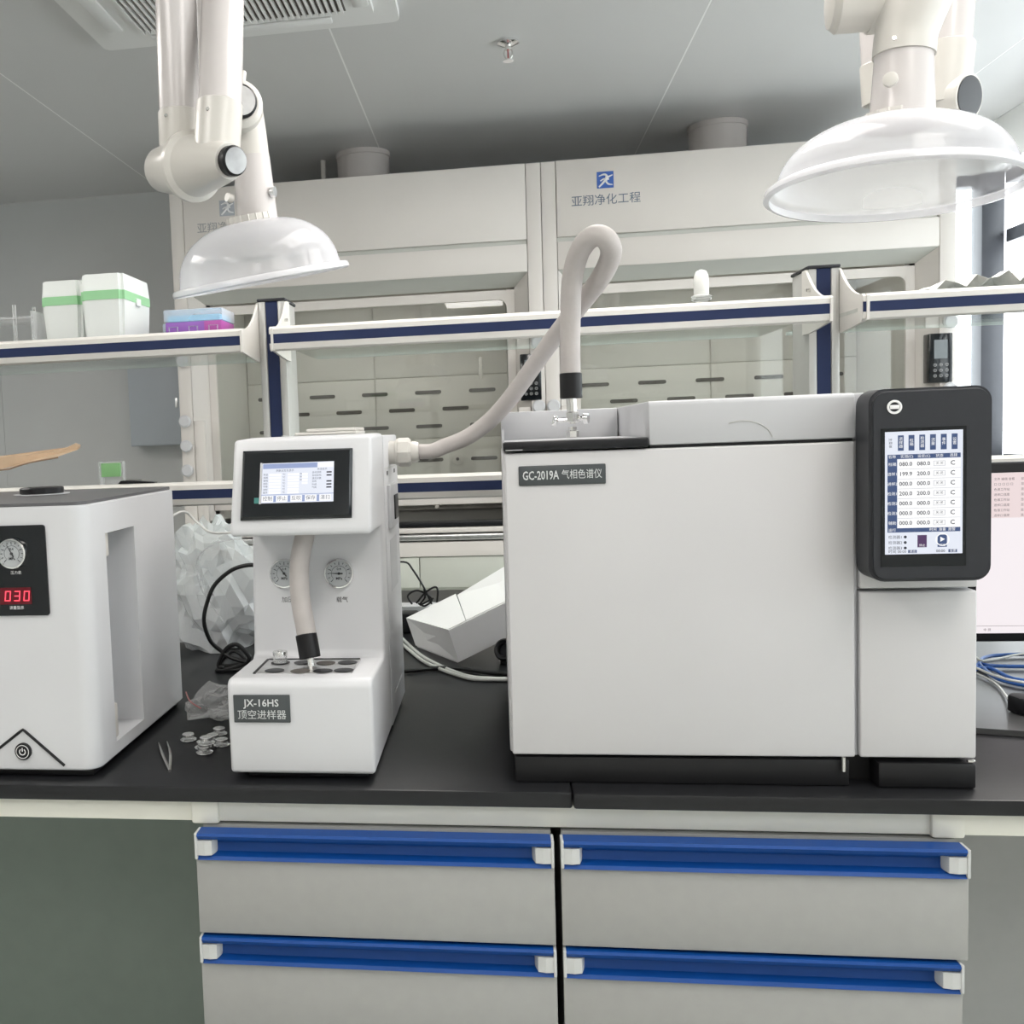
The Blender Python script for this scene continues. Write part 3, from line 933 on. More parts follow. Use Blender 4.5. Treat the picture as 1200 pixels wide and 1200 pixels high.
# dome
def dome(parent, c, ax, rad, hgt, neck, lip=.007, deep=False):
    ax = Vector(ax).normalized()
    mb = MB().lathe([(neck*1.02, hgt+.012), (neck*1.12, hgt+.012), (neck*1.14, hgt-.004), (neck*.98, hgt-.006)], c, ax, 40, cap=False)
    co = mb.build('collar_ring', m_plast, parent)
    tl = MB()
    for k in range(18):
        a = 2*PI*k/18
        qd = Vector((0, 0, 1)).rotation_difference(ax)
        p0 = Vector(c) + qd @ Vector((neck*1.13*math.cos(a), neck*1.13*math.sin(a), hgt-.002))
        p1 = Vector(c) + qd @ Vector((neck*1.11*math.cos(a), neck*1.11*math.sin(a), hgt+.012))
        tl.cyl(p0, p1, .0022, seg=6)
    tl.build('collar_teeth', m_plast, co, kind='stuff')
    n = 16
    pr = []
    for k in range(n+1):
        a = (PI/2)*k/n
        r = neck*.98+(rad*.93-neck*.98)*math.sin(a)
        z = hgt*math.cos(a)**.9 if k < n else 0
        pr.append((r, z*.98+.002))
    pr = pr[:-1]
    full = pr + [(rad*.945, .006), (rad, .004), (rad+.001, 0), (rad, -.004)]
    d = MB().lathe(full, c, ax, 72, cap=False).build('dome', m_dome, parent, smooth=60)
    MB().lathe([(rad*.985, .006), (rad, .0075), (rad+.004, .004), (rad+.005, -.004), (rad+.001, -lip), (rad-.004, -lip), (rad-.003, 0), (rad*.985, .0035), (rad*.985, .006)], c, ax, 72, cap=False).build('rim', m_domer, d, smooth=60)
dc = P(306, 328, 2.17)
dome(LA, dc, (-.122, -.165, 1), .186, .122, .043)

# right arm
RA = thing('extraction_arm', 'white jointed extraction arm at right with a large translucent hood near the window', 'extraction arm', (.68, 1.6, ZC), 'fume extraction arms over the bench')
Yr = 1.73
dcr = P(1046, 222, Yr)
n1 = P(1059, 62, Yr); n0 = P(1057, 142, Yr)
dome(RA, dcr, (.05, .045, 1), .181, .100, .043)
axn = (n1-n0).normalized()
MB().cyl(n0-axn*.01, n1, .0465, .0405, seg=36).build('neck', m_tubew, RA)
MB().lathe([(.006, 0), (.006, .012), (.0105, .012), (.0105, .020), (.008, .021)], P(1044, 98, Yr-.044), (-.4, -1, .1), 16).build('side_knob', m_plast, RA)
MB().tube([P(1059, 66, Yr), P(1062, 40, Yr), P(1072, 5, Yr-.005), P(1090, -40, Yr-.01)], .0375, 32, 5, radii=[.0440, .0440, .048, .053]).build('elbow', m_plast, RA)
screw(P(1048, 45, Yr-.043), (-.3, -1, 0), RA)
# upper joint drum on the left
MB().lathe([(.023, -.006), (.039, -.002), (.047, .008), (.048, .05), (.048, .105)], P(974, 3, Yr+.03), (P(1075, -8, Yr+.02)-P(974, 3, Yr+.03)), 36).build('joint_drum', m_plast, RA)
ut = P(1062, 10, Yr+.06)
MB().lathe([(.049, .0), (.0505, .004), (.0505, .012), (.046, .02), (.044, .10)], P(1018, 0, Yr+.03), (P(1075, -8, Yr+.02)-P(974, 3, Yr+.03)), 36).build('joint_half', m_plast, RA)
# rear tube, lower hinge with dark end
Yq = 1.97
r0 = P(1104, 125, Yq); r1 = P(1116, -40, Yq)
dr = (r1-r0).normalized()
rt_top = r0+dr*((ZC-.03-r0.z)/dr.z)
MB().cyl(r0, r0+dr*((2.5-r0.z)/dr.z), .0385, seg=32).build('tube', m_tubew, RA)
MB().cyl(r0+dr*.0, P(1112, 52, Yq), .0415, .0410, seg=32, bev=.001).build('tube_cuff', m_plast, RA)
screw(P(1090, 62, Yq-.042), (-.2, -1, 0), RA)
u0 = P(1062, 128, Yq+.06); u1 = P(1136, 113, Yq-.03)
au = (u1-u0).normalized()
MB().lathe([(.050, -.02), (.052, .0), (.045, .04), (.0395, (u1-u0).length-.004), (.038, (u1-u0).length)], u0, au, 36).build('hinge_drum', m_plast, RA)
MB().lathe([(.034, 0), (.034, .0015), (.030, .002)], u1+au*.0002, au, 32).build('hinge_end', m_disp, RA)
# second tube from the hinge up, left of it, then ceiling flange
f0 = P(1040, 120, Yq+.06); f1 = P(1034, 20, Yq+.05)
df = (f1-f0).normalized()
ftop = f0+df*((ZC-.02-f0.z)/df.z)
MB().cyl(f0, ftop, .0385, seg=32).build('tube', m_tubew, RA)
MB().cyl(f0, f0+df*.07, .0415, seg=32, bev=.001).build('tube_cuff', m_plast, RA)
MB().lathe([(.09, 0), (.09, -.02), (.05, -.035), (.04, -.06)], (ftop.x, ftop.y, ZC-.0005), (0, 0, 1), 32).build('ceiling_flange', m_plast, RA)
tp_ = r0+dr*((2.5-r0.z)/dr.z)
MB().cyl(tp_+Vector((.0, .05, 0)), P(1090, -40, Yr-.01)*0+Vector((tp_.x, Yr-.03, 2.5)), .042, seg=32, bev=.004).build('top_hinge', m_plast, RA)
MB().cyl(P(1090, -40, Yr-.01), Vector((tp_.x-.01, Yr, 2.5)), .0385, seg=32).build('tube', m_tubew, RA)

# ================================================================== WIDE MACHINE (gas chromatograph)
G = thing('chromatograph', 'wide white lab machine with grey door badge and tilted touch display', 'lab instrument', (.275, 1.5, ZT))
gx0, gx1, gy0, gy1 = .0055, .5435, 1.27, 1.75
box('base', m_base, G, .011, .405, gy0+.004, gy1-.02, ZT+.0006, .853, .002)
box('base_block', m_base, G, .436, .5435, gy0-.001, gy1-.02, ZT+.0006, .851, .003)
box('base_link', m_base, G, .405, .436, gy0+.03, gy1-.02, ZT+.0006, .853)
box('housing', m_front, G, gx0, gx1, gy0+.022, gy1, .853, 1.2325, .003)
box('oven_door', m_front, G, gx0+.0025, .4105, gy0, gy0+.021, .857, 1.2325, .0025, 3)
dd = box('side_panel', m_front, G, .416, gx1, gy0, gy0+.021, .857, 1.0555, .0025, 3)
box('upper_panel', m_front, G, .416, gx1, gy0, gy0+.021, 1.0595, 1.2325, .002)
box('hinge_pin', m_steel, G, .534, .5425, gy0-.001, gy0+.004, .852, .8555, .001)
cyl('lock_pin', m_steel, G, (.3975, gy0+.0005, .857), (.3975, gy0+.0005, .840), .0024, seg=10)
box('inner_edge', m_lid, G, .4106, .4155, gy0+.010, gy0+.021, .857, 1.2325)
# lid on the right of the tray
lid = MB().prism([(gy0+.001, 1.2365), (gy0+.001, 1.285), (gy0+.004, 1.289), (gy1, 1.289), (gy1, 1.2365)], .1795, .4115, 'x', .0022, 2).build('lid', m_lid, G)
MB().box(.4120, gx1, gy0+.022, gy1, 1.2335, 1.289, .003).build('lid_side', m_lid, G)
box('lid_gap', m_black, G, .181, .410, gy0+.006, gy1-.01, 1.2328, 1.2362)
ar = P(871, 507, gy0).z
pts = []
c0 = P(870, 517, gy0)
for k in range(17):
    a = R(8+k*108/16)
    pts.append((c0.x+.034*math.cos(a), gy0+.0006, 1.238+.0235*math.sin(a)))
MB().tube(pts, .0006, 6, 0).build('finger_notch', m_railg, lid)
# injector tray
box('injector_plate', m_black, G, gx0+.001, .1785, gy0-.004, gy0+.03, 1.2345, 1.2465, .0025)
box('tray_floor', m_lid, G, gx0+.001, .1785, gy0+.0305, 1.58, 1.2345, 1.2462)
box('tray_back', m_lid, G, gx0+.001, .1785, 1.5805, gy1, 1.2345, 1.2885, .002)
box('plate_edge_print', m_wprint, G, .0095, .030, gy0-.0045, gy0-.0038, 1.2362, 1.2368)
box('left_lip', m_lid, G, gx0+.0005, gx0+.003, gy0+.031, 1.58, 1.2465, 1.262)
# badge
bd = box('badge', m_badge, G, .0245, .128, gy0-.0022, gy0-.0002, 1.1925, 1.2165, .0012)
yb = gy0-.0024
text('lettering', m_silver, bd, [('GC-2019A', .0148, (.0290, yb, 1.2042), (.66, 0, 0), (0, 0, 1), 'LEFT'),
                                 ('气相色谱仪', .0122, (.0755, yb, 1.2042), (.79, 0, 0), (0, 0, 1), 'LEFT')])
# display
dx0, dx1, dz0, dz1 = .4118, .5395, 1.0735, 1.2905
dy = 1.225
D = thing('touch_display', '', '', (0, 0, 0))
bpy.data.objects.remove(D)
def rrect(x0, x1, z0, z1, r, n=7, lean=0):
    pts = []
    for cx, cz, a0 in ((x1-r, z1-r, 0), (x0+r, z1-r, 90), (x0+r, z0+r, 180), (x1-r, z0+r, 270)):
        for k in range(n):
            a = R(a0+90*k/(n-1))
            x = cx+r*math.cos(a); z = cz+r*math.sin(a)
            pts.append((x-lean*(z-z0), z))
    return pts
ds = MB().prism(rrect(dx0, dx1, dz0, dz1, .017), dy, 1.2695, 'y')
bmesh.ops.bevel(ds.b, geom=[e for e in ds.b.edges if all(abs(v.co.y-dy) < 1e-4 for v in e.verts)], offset=.004, segments=3, affect='EDGES')
DS = ds.build('display_shell', m_disp, G, smooth=40)
s0, s1, t0_, t1_ = .4275, .5080, 1.1050, 1.2425
box('bezel_glass', m_blackg, DS, s0-.004, s1+.004, dy-.0007, dy+.0005, t0_-.014, t1_+.004)
sy_ = dy-.0012
LC = box('lcd', m_lcd, DS, s0, s1, sy_, dy-.0006, t0_, t1_)
u = lambda f: s0+(s1-s0)*f
v = lambda f: t1_-(t1_-t0_)*f
def patch(m, rects, name, parent, y, th=.0002):
    mb = MB()
    for (a, b, c, d) in rects:
        mb.box(a, b, y-th, y, min(c, d), max(c, d))
    return mb.build(name, m, parent, smooth=0)
y1_ = sy_
patch(m_lcdw, [(u(.16), u(.97), v(.225), v(.785))], 'table_field', LC, y1_)
patch(m_lcdb, [(u(.03), u(.97), v(.185), v(.222)), (u(.03), u(.155), v(.222), v(.785)), (u(.03), u(.97), v(.785), v(.82))], 'table_header', LC, y1_)
tabs = [(u(.165+i*.138), u(.165+i*.138+.075), v(.03), v(.155)) for i in range(6)]
patch(m_lcdb, tabs, 'tab_buttons', LC, y1_)
patch(m_lcdv, [(u(.42), u(.54), v(.845), v(.945))], 'stop_button', LC, y1_)
patch(m_lcdb, [(u(.68), u(.80), v(.845), v(.945)), (u(.30), u(.41), v(.965), v(.99)), (u(.82), u(.93), v(.965), v(.99))], 'run_button', LC, y1_)
hl = [(u(.16), u(.97), v(.225+.08*i)-.00012, v(.225+.08*i)+.00012) for i in range(1, 7)]
for i in range(7):
    zc = .265+.08*i
    a, b, c, d = u(.625), u(.775), v(zc-.020), v(zc+.020)
    hl += [(a, b, c-.0003, c), (a, b, d, d+.0003), (a, a+.0003, d, c), (b-.0003, b, d, c)]
patch(m_lcdg, hl, 'table_lines', LC, y1_-.0001)
yt = y1_-.0003
X_, Z_ = (1, 0, 0), (0, 0, 1)
T = []
for i, (a, b) in enumerate((('080.0', '080.0'), ('199.9', '200.0'), ('000.0', '000.0'), ('200.0', '200.0'), ('000.0', '000.0'), ('000.0', '000.0'), ('000.0', '000.0'))):
    zc = v(.265+.08*i)
    T += [(a, .0062, (u(.18), yt, zc), X_, Z_, 'LEFT'), (b, .0062, (u(.41), yt, zc), X_, Z_, 'LEFT'), ('关 闭', .0034, (u(.70), yt, zc), X_, Z_, 'CENTER'), ('C', .0070, (u(.87), yt, zc), X_, Z_, 'CENTER')]
text('table_lettering', m_lcdt, LC, T, .0001)
T = []
for i in range(3):
    T += [('检测器%d ●' % (i+1), .0042, (u(.04), yt, v(.86+.045*i)), X_, Z_, 'LEFT')]
T += [('时间 00:00', .0042, (u(.04), yt, v(.978)), X_, Z_, 'LEFT'), ('00:00', .0042, (u(.66), yt, v(.978)), X_, Z_, 'LEFT'), ('主菜单', .0038, (u(.065), yt, v(.09)), (0, 0, -1), (1, 0, 0), 'CENTER')]
text('lettering', m_lcdt, LC, T, .0001)
T = []
for i, s in enumerate(('进样器', '柱箱', '检测器', '流量', '事件', '设置')):
    T += [('\n'.join(s), .0042, (u(.2025+i*.138), yt, v(.09)), X_, Z_, 'CENTER')]
text('tab_lettering', m_lcdw, LC, T, .0001)
T = []
for i, s in enumerate(('柱箱', '进样1', '进样2', '检测1', '检测2', '检测3', '辅助')):
    T += [(s, .0042, (u(.0925), yt, v(.265+.08*i)), X_, Z_, 'CENTER')]
T += [(s, .0040, (u(f), yt, v(.204)), X_, Z_, 'CENTER') for s, f in (('名称', .09), ('实测(C)', .28), ('设定(C)', .50), ('状态', .70), ('选择', .88))]
text('header_lettering', m_lcdw, LC, T, .0001)
T = []
T += [('运行', .0040, (u(.09), yt, v(.802)), X_, Z_, 'CENTER'), ('时间  准备  报警', .0038, (u(.74), yt, v(.802)), X_, Z_, 'CENTER'), ]
text('footer_lettering', m_lcdw, LC, T, .0001)
T = [('▶', .0062, (u(.742), yt, v(.885)), X_, Z_, 'CENTER'), ('退出', .0034, (u(.355), yt, v(.978)), X_, Z_, 'CENTER'), ('设置', .0034, (u(.875), yt, v(.978)), X_, Z_, 'CENTER'), ('开始', .0032, (u(.74), yt, v(.93)), X_, Z_, 'CENTER'), ('停止', .0032, (u(.48), yt, v(.93)), X_, Z_, 'CENTER')]
text('button_lettering', m_lcdw, LC, T, .0001)
MB().lathe([(.0062, 0), (.0072, 0), (.0072, .0006), (.0062, .0006), (.0062, 0)], (u(.742), y1_-.0002, v(.885)), (0, -1, 0), 20, cap=False).build('run_ring', m_lcdw, LC)
# round emblem
ec = P(1048, 477, dy)
em = MB().lathe([(.0052, 0), (.0078, 0), (.0078, .0012), (.0056, .0012), (.0052, 0)], (ec.x, dy-.0002, ec.z), (0, -1, 0), 28, cap=False).build('emblem_ring', m_wprint, DS)
MB().box(ec.x-.0048, ec.x+.0048, dy-.0016, dy-.0004, ec.z-.0022, ec.z+.0022, .0004).build('emblem_bar', m_wprint, em)

# injector fitting on the tray (belongs to the transfer line)
# ================================================================== HEADSPACE SAMPLER
S = thing('headspace_sampler', 'tall white sampler with black-framed screen, two gauges and vial tray', 'lab instrument', (-.265, 1.5, ZT))
sx0, sx1 = -.362, -.1685
pf = [(1.292, .8212), (1.292, .940), (1.300, .948), (1.438, .944), (1.447, .950), (1.470, 1.130), (1.345, 1.131), (1.345, 1.142), (1.388, 1.2615), (1.48, 1.2645), (1.515, 1.2645), (1.515, .8212)]
hs = MB().prism(pf, sx0, sx1, 'x')
es = [e for e in hs.b.edges if e.calc_face_angle(0) > .35]
bmesh.ops.bevel(hs.b, geom=es, offset=.0055, segments=4, affect='EDGES', profile=.5)
hs = hs.build('front_housing', m_white, S, smooth=50)
box('rear_housing', m_white, S, sx0+.002, sx1+.001, 1.516, 1.715, .8212, 1.2615, .003, 2)
box('plinth', m_black, S, sx0+.02, sx1-.012, 1.31, 1.69, .8112, .8211, .002)
# screen on the inclined face
a = Vector((0, 1.345, 1.142)); b = Vector((0, 1.388, 1.2615))
up = (b-a).normalized(); nrm = Vector((1, 0, 0)).cross(up).normalized()  # outward, towards the camera
if nrm.y > 0: nrm = -nrm
def onface(x, h, d=0):
    return Vector((x, 0, 0)) + a + up*h + nrm*d
def slab(x0, x1, h0, h1, d0, d1):
    m = MB()
    r = bmesh.ops.create_cube(m.b, size=1)
    for q_ in r['verts']:
        q_.co = onface(x0 if q_.co.x < 0 else x1, h0 if q_.co.z < 0 else h1, d0 if q_.co.y > 0 else d1)
    return m
# face height .127; find x extents from the photograph
fx0, fx1, fh0, fh1 = -.3470, -.1945, .011, .1085
fr = slab(fx0, fx1, fh0, fh1, -.001, .007)
for q_ in fr.b.verts:
    pass
top_ = [f for f in fr.b.faces if f.normal.dot(nrm) > .9 or -f.normal.dot(nrm) > .9]
bmesh.ops.bevel(fr.b, geom=[e for e in fr.b.edges if all(((q_.co-a).dot(nrm)) > .006 for q_ in e.verts)], offset=.0035, segments=1, affect='EDGES')
SF = fr.build('screen_frame', m_blackg, S, smooth=20)
lx0, lx1, lh0, lh1 = -.3180, -.2190, .0330, .0895
slab(lx0-.003, lx0-.0003, lh0-.001, lh1+.001, .0068, .0073).build('lcd_edge', m_lid, SF, smooth=0)
SL = slab(lx0, lx1, lh0, lh1, .0068, .0074).build('lcd', m_lcd, SF, smooth=0)
slab(lx0-.010, lx0-.0035, lh0+.0, lh0+.008, .0068, .0073).build('green_tab', m_teal, SF, smooth=0)
U = lambda f: lx0+(lx1-lx0)*f
V = lambda f: lh1-(lh1-lh0)*f
def sp(m, rects, name, d=.0075):
    out = MB()
    for (a0, b0, c0_, d0_) in rects:
        s_ = slab(U(a0), U(b0), V(d0_), V(c0_), .0073, d)
        me = bpy.data.meshes.new('x'); s_.b.to_mesh(me); out.b.from_mesh(me); bpy.data.meshes.remove(me); s_.b.free()
    return out.build(name, m, SL, smooth=0)
sp(m_lcdl, [(.01, .77, .02, .14)], 'title_bar')
sp(m_lcdw, [(.78, .99, .02, .14)]+[(.10, .27, .27+.075*i, .325+.075*i) for i in range(7)]+[(.36, .52, .27+.075*i, .325+.075*i) for i in range(7)]+[(.56, .64, .27+.075*i, .325+.075*i) for i in range(4)]+[(.01+.2*i, .165+.2*i, .83, .97) for i in range(5)], 'fields')
sp(m_lcdl, [(0, 1, .79, .805)]+[(.17+.2*i, .205+.2*i, .82, .98) for i in range(4)], 'button_bar')
sp(m_lcdt, [(.90, .97, .25+.075*i, .285+.075*i) for i in (0, 1, 3, 4, 5)], 'indicator')
ty = [(s, .0068, onface(U(.0875+.2*i), V(.90), .0077), (1, 0, 0), up, 'CENTER') for i, s in enumerate(('控制', '停止', '反吹', '保存', '清扫'))]
ty += [(s, .0032, onface(U(.02), V(.295+.075*i), .0077), (1, 0, 0), up, 'LEFT') for i, s in enumerate(('样品', '阀箱', '管路', '加压', '平衡', '进样', '循环'))]
ty += [('℃', .0032, onface(U(.29), V(.295+.075*i), .0077), (1, 0, 0), up, 'LEFT') for i in range(7)]
ty += [('秒', .0032, onface(U(.53), V(.295+.075*i), .0077), (1, 0, 0), up, 'LEFT') for i in range(3)]
ty += [(s, .0032, onface(U(.70), V(.27+.075*i), .0077), (1, 0, 0), up, 'LEFT') for i, s in enumerate(('自动进样', '自动反吹', '清洗次数', '加热', '针阀', '气阀'))]
ty += [('参数设定及显示', .0036, onface(U(.32), V(.20), .0077), (1, 0, 0), up, 'CENTER'), ('状态显示', .0034, onface(U(.84), V(.19), .0077), (1, 0, 0), up, 'CENTER')]
text('lettering', mat('display blue lettering', (.10, .14, .30), .4, emit=.4), SL, ty, .0001)
# name plate
bp_ = box('badge', m_badge, S, -.3535, -.2775, 1.2895, 1.2922, .8905, .9275, .0010)
text('lettering', m_silver, bp_, [('JX-16HS', .0135, (-.3155, 1.2893, .9165), X_, Z_, 'CENTER'), ('顶空进样器', .0132, (-.3155, 1.2893, .9005), X_, Z_, 'CENTER')])
# gauges on the recess face (plane from (1.447,.950) to (1.470,1.130))
ga = Vector((0, 1.447, .950)); gb = Vector((0, 1.470, 1.130))
gup = (gb-ga).normalized(); gn = Vector((1, 0, 0)).cross(gup)
if gn.y > 0: gn = -gn
def gauge(parent, c, up_, n, r, needle, name='gauge'):
    c = Vector(c); X1_ = up_.cross(n).normalized()
    if X1_.x < 0: X1_ = -X1_
    g = MB().lathe([(r*1.0, 0), (r*1.02, .006), (r*.98, .008), (r*.90, .0085), (r*.86, .006)], c, n, 36, cap=False).build(name, m_chrome, parent)
    MB().lathe([(r*.88, .002), (r*.88, .0055)], c, n, 36).build('dial', m_gauge, g)
    tk = MB()
    for k in range(13):
        aa = R(225-k*22.5)
        d_ = X1_*math.cos(aa)+up_*math.sin(aa)
        o_ = c+n*.0058
        r0_, r1__ = r*(.66 if k % 3 else .58), r*.78
        tk.cyl(o_+d_*r0_, o_+d_*r1__, r*.022, seg=4)
    for k in range(24):
        aa = R(225-k*11.25); ab = R(225-(k+1)*11.25)
        o_ = c+n*.0058
        tk.cyl(o_+(X1_*math.cos(aa)+up_*math.sin(aa))*r*.52, o_+(X1_*math.cos(ab)+up_*math.sin(ab))*r*.52, r*.012, seg=4)
    tk.build('scale', m_ink, g, smooth=0)
    d_ = X1_*math.cos(R(needle))+up_*math.sin(R(needle))
    MB().cyl(c+n*.0066-d_*r*.25, c+n*.0066+d_*r*.68, r*.045, r*.012, seg=6).cyl(c+n*.0058, c+n*.0075, r*.09, seg=12).build('needle', m_ink, g)
    text('dial_lettering', m_ink, g, [('MPa', r*.26, c-up_*r*.34+n*.0058, X1_, up_, 'CENTER'), ('0.4', r*.24, c+up_*r*.30+n*.0058, X1_, up_, 'CENTER')], .0001)
    return g
for (px_, nd) in ((334, 128), (398, 178)):
    q = P(px_, 672, 1.462)
    tt = (q.z-.950)/.18
    c = ga+(gb-ga)*tt; c.x = q.x
    gauge(S, c, gup, gn, .0215, nd)
tl_ = []
for s, px_ in (('加压', 337), ('载气', 401)):
    q = P(px_, 703, 1.457); tt = (q.z-.950)/.18
    c = ga+(gb-ga)*tt; c.x = q.x
    tl_.append((s, .0088, c+gn*.0002, X_, gup, 'CENTER'))
text('gauge_lettering', m_ink, S, tl_, .0002)
# vial tray: frame recess and disc plate
tz = .9478
q0, q1, q2, q3 = PZ(313, 774, tz), PZ(418, 774, tz), PZ(303, 790.5, tz), PZ(412, 791, tz)
TR = MB().box(-.3305, -.1995, 1.325, 1.408, .9462, .9484).build('vial_tray', m_alu, S)
MB().box(-.3305, -.1995, 1.4075, 1.4115, .9462, .9492).box(-.334, -.330, 1.325, 1.4115, .9462, .9488).build('tray_edge', m_black, TR)
hx = [(-.307, 1.338), (-.271, 1.335), (-.240, 1.335), (-.212, 1.338), (-.276, 1.386), (-.244, 1.383), (-.214, 1.386), (-.309, 1.386)]
for i, (x, y) in enumerate(hx):
    MB().lathe([(.0128, 0), (.0135, .0006), (.0115, .0009)], (x, y, .9484), (0, 0, 1), 24).build('vial_hole', m_black if i not in (1, 5) else m_slot, TR)
vv = thing('crimp_vial', 'crimp-capped glass vial standing in the sampler tray', 'vial', (-.309, 1.386, .9494))
MB().lathe([(.0095, 0), (.0098, .002), (.0095, .008), (.008, .010)], (-.309, 1.386, .9496), (0, 0, 1), 20).build('glass', m_gls, vv)
MB().lathe([(.0102, .0101), (.0104, .0145), (.010, .0155), (.004, .0155), (.004, .0145), (.001, .0145)], (-.309, 1.386, .9496), (0, 0, 1), 20).build('cap', m_silic, vv)
# probe hose from under the head
pr_ = [P(360, 612, 1.40), P(357, 628, 1.40), P(351, 660, 1.39), P(352, 700, 1.385), P(358, 735, 1.38), P(360, 748, 1.378)]
ph = MB().tube(pr_, .0138, 20, 6).build('probe_hose', m_hose, S)
d_ = (P(364, 772, 1.372)-P(358, 742, 1.379)).normalized()
MB().cyl(P(358.5, 743, 1.379), P(363.5, 771, 1.372), .0150, seg=24, bev=.001).build('sleeve', m_rub, ph)
MB().cyl(P(363.5, 771, 1.372), P(365, 781, 1.370), .0045, .0055, seg=10).cyl(P(365, 781, 1.370), P(366, 784, 1.369), .0035, .0025, seg=10).build('nozzle', m_steel, ph)
# gland on the right side, switch, seam marks
gl = P(460, 530, 1.60)
sxr = sx1+.001
gcy, gcz = 1.60, 1.2335
MB().lathe([(.0185, 0), (.0185, .010), (.021, .011), (.021, .013)], (sxr, gcy, gcz), (1, 0, 0), 28).build('gland_flange', m_plast, S)
gn_ = MB().lathe([(.0215, .013), (.0225, .015), (.0225, .030), (.019, .034)], (sxr, gcy, gcz), (1, 0, 0), 8).build('gland_nut', m_plast, S, smooth=0)
MB().lathe([(.0165, .034), (.0165, .040), (.0145, .046)], (sxr, gcy, gcz), (1, 0, 0), 24).build('gland_cap', m_plast, gn_)
sw = box('power_inlet', m_lid, S, sxr-.001, sxr+.006, 1.545, 1.645, 1.118, 1.186, .003)
box('rocker', m_black, sw, sxr+.0055, sxr+.008, 1.585, 1.632, 1.13, 1.168, .001)
for y in (1.548, 1.655):
    box('vent_slot', m_black, S, sxr-.0002, sxr+.0006, y, y+.014, 1.2005, 1.2065)
box('panel_seam', m_railg, S, sxr-.0002, sxr+.0004, 1.52, 1.712, 1.2105, 1.2118)
box('lower_vent', m_lid, S, sxr-.0002, sxr+.0004, 1.56, 1.68, .862, .8635)
box('side_label', m_lid, S, sxr-.0002, sxr+.0004, 1.56, 1.66, 1.02, 1.10)
# flat white cover on top
tc = thing('plastic_cover', 'flat white plastic cover lying on top of the sampler', 'cover', (-.26, 1.55, 1.2647))
box('tray', m_plast, tc, -.298, -.205, 1.50, 1.60, 1.2651, 1.2695, .0015)
box('raised_lid', m_plast, tc, -.280, -.206, 1.50, 1.60, 1.2697, 1.2745, .0015)
box('label_slip', m_gls, tc, -.318, -.299, 1.50, 1.54, 1.2651, 1.2662)

# both narrow machines are 2 % smaller than drawn above and stand that much nearer the bench edge
KR = .979
def settle(o):
    o.scale = (KR, KR, KR)
    o.location = Vector((o.location.x*KR, o.location.y*KR, H+(o.location.z-H)*KR))
for o in (S, vv, tc):
    settle(o)

# ================================================================== TRANSFER HOSE
TH = thing('transfer_hose', 'thick grey insulated hose looping from the sampler to the wide machine', 'hose', (.099, 1.42, 1.2465))
g0 = Vector((sxr*KR+.045, gcy*KR, H+(gcz-H)*KR))
pts = [g0, g0+Vector((.02, 0, 0)), P(521, 523, 1.57), P(548, 512, 1.57), P(575, 492, 1.56), P(600, 464, 1.53), P(628, 425, 1.50), P(655, 388, 1.475), P(684, 352, 1.44), P(706, 322, 1.40), P(716, 297, 1.37), P(711, 281, 1.355), P(699, 276, 1.355), P(686, 284, 1.365), P(676, 303, 1.385), P(670, 332, 1.40), P(668.5, 370, 1.41), P(668, 405, 1.415), P(668.5, 440, 1.418)]
hh = MB().tube(pts, .0135, 20, 6, radii=[.0115, .0115, .0118, .012, .0122, .0125, .0125, .0127, .0130, .0133, .0135, .0135, .0138, .0138, .0136, .0135, .0134, .0134, .0134]).build('hose', m_hose, TH, smooth=60)
xi, yi_ = P(669, 450, 1.418).x, 1.418
zt0 = P(669, 439, 1.418).z; zt1 = P(669, 467, 1.418).z
xi2 = P(671, 500, 1.418).x
MB().cyl((xi, yi_, zt0+.002), (xi2-.001, yi_, zt1), .0148, seg=28, bev=.001).build('sleeve', m_rub, TH)
zz = 1.2465
MB().cyl((xi2-.001, yi_, zt1), (xi2, yi_, zt1-.022), .0068, seg=16).cyl((xi2, yi_, zt1-.019), (xi2, yi_, zz+.02), .004, seg=14).build('steel_stem', m_steel, TH)
MB().cyl((xi2, yi_, zt1-.018), (xi2, yi_, zt1-.032), .0095, seg=6, bev=.0008).cyl((xi2, yi_, zz+.0012), (xi2, yi_, zz+.011), .0085, seg=6, bev=.0008).cyl((xi2, yi_, zz+.011), (xi2, yi_, zz+.016), .0055, seg=12).build('nut', m_steel, TH, smooth=20)
zc = P(671, 491, 1.418).z
MB().cyl((xi2, yi_, zc), (xi2+.016, yi_-.006, zc), .003, seg=10).lathe([(.003, 0), (.007, .001), (.007, .007), (.003, .008)], (xi2+.014, yi_-.0055, zc), (1, -.4, 0), 16).cyl((xi2, yi_, zc), (xi2-.020, yi_-.006, zc-.001), .0028, seg=10).build('side_screw', m_chrome, TH)
MB().box(-.003, .003, -.002, .002, -.007, .007, .001, 2, Matrix.Translation((xi2-.024, yi_-.007, zc-.0015)) @ Matrix.Rotation(R(12), 4, 'Y')).lathe([(.002, 0), (.005, .001), (.005, .003), (.002, .004)], (xi2-.022, yi_-.0065, zc-.0012), (-1, -.3, 0), 12).build('wing_nut', m_chrome, TH)

# ================================================================== GAS GENERATOR
Gn = thing('gas_generator', 'white lab machine at left with black gauge panel and red digits', 'lab instrument', (-.72, 1.5, ZT))
X0g, X1g, Y0g, Y1g, Z0g, Z1g = -.905, -.5470, 1.293, 1.690, .8222, 1.1835
sl0, sl1, szt, szb = 1.363, 1.478, 1.139, .8415
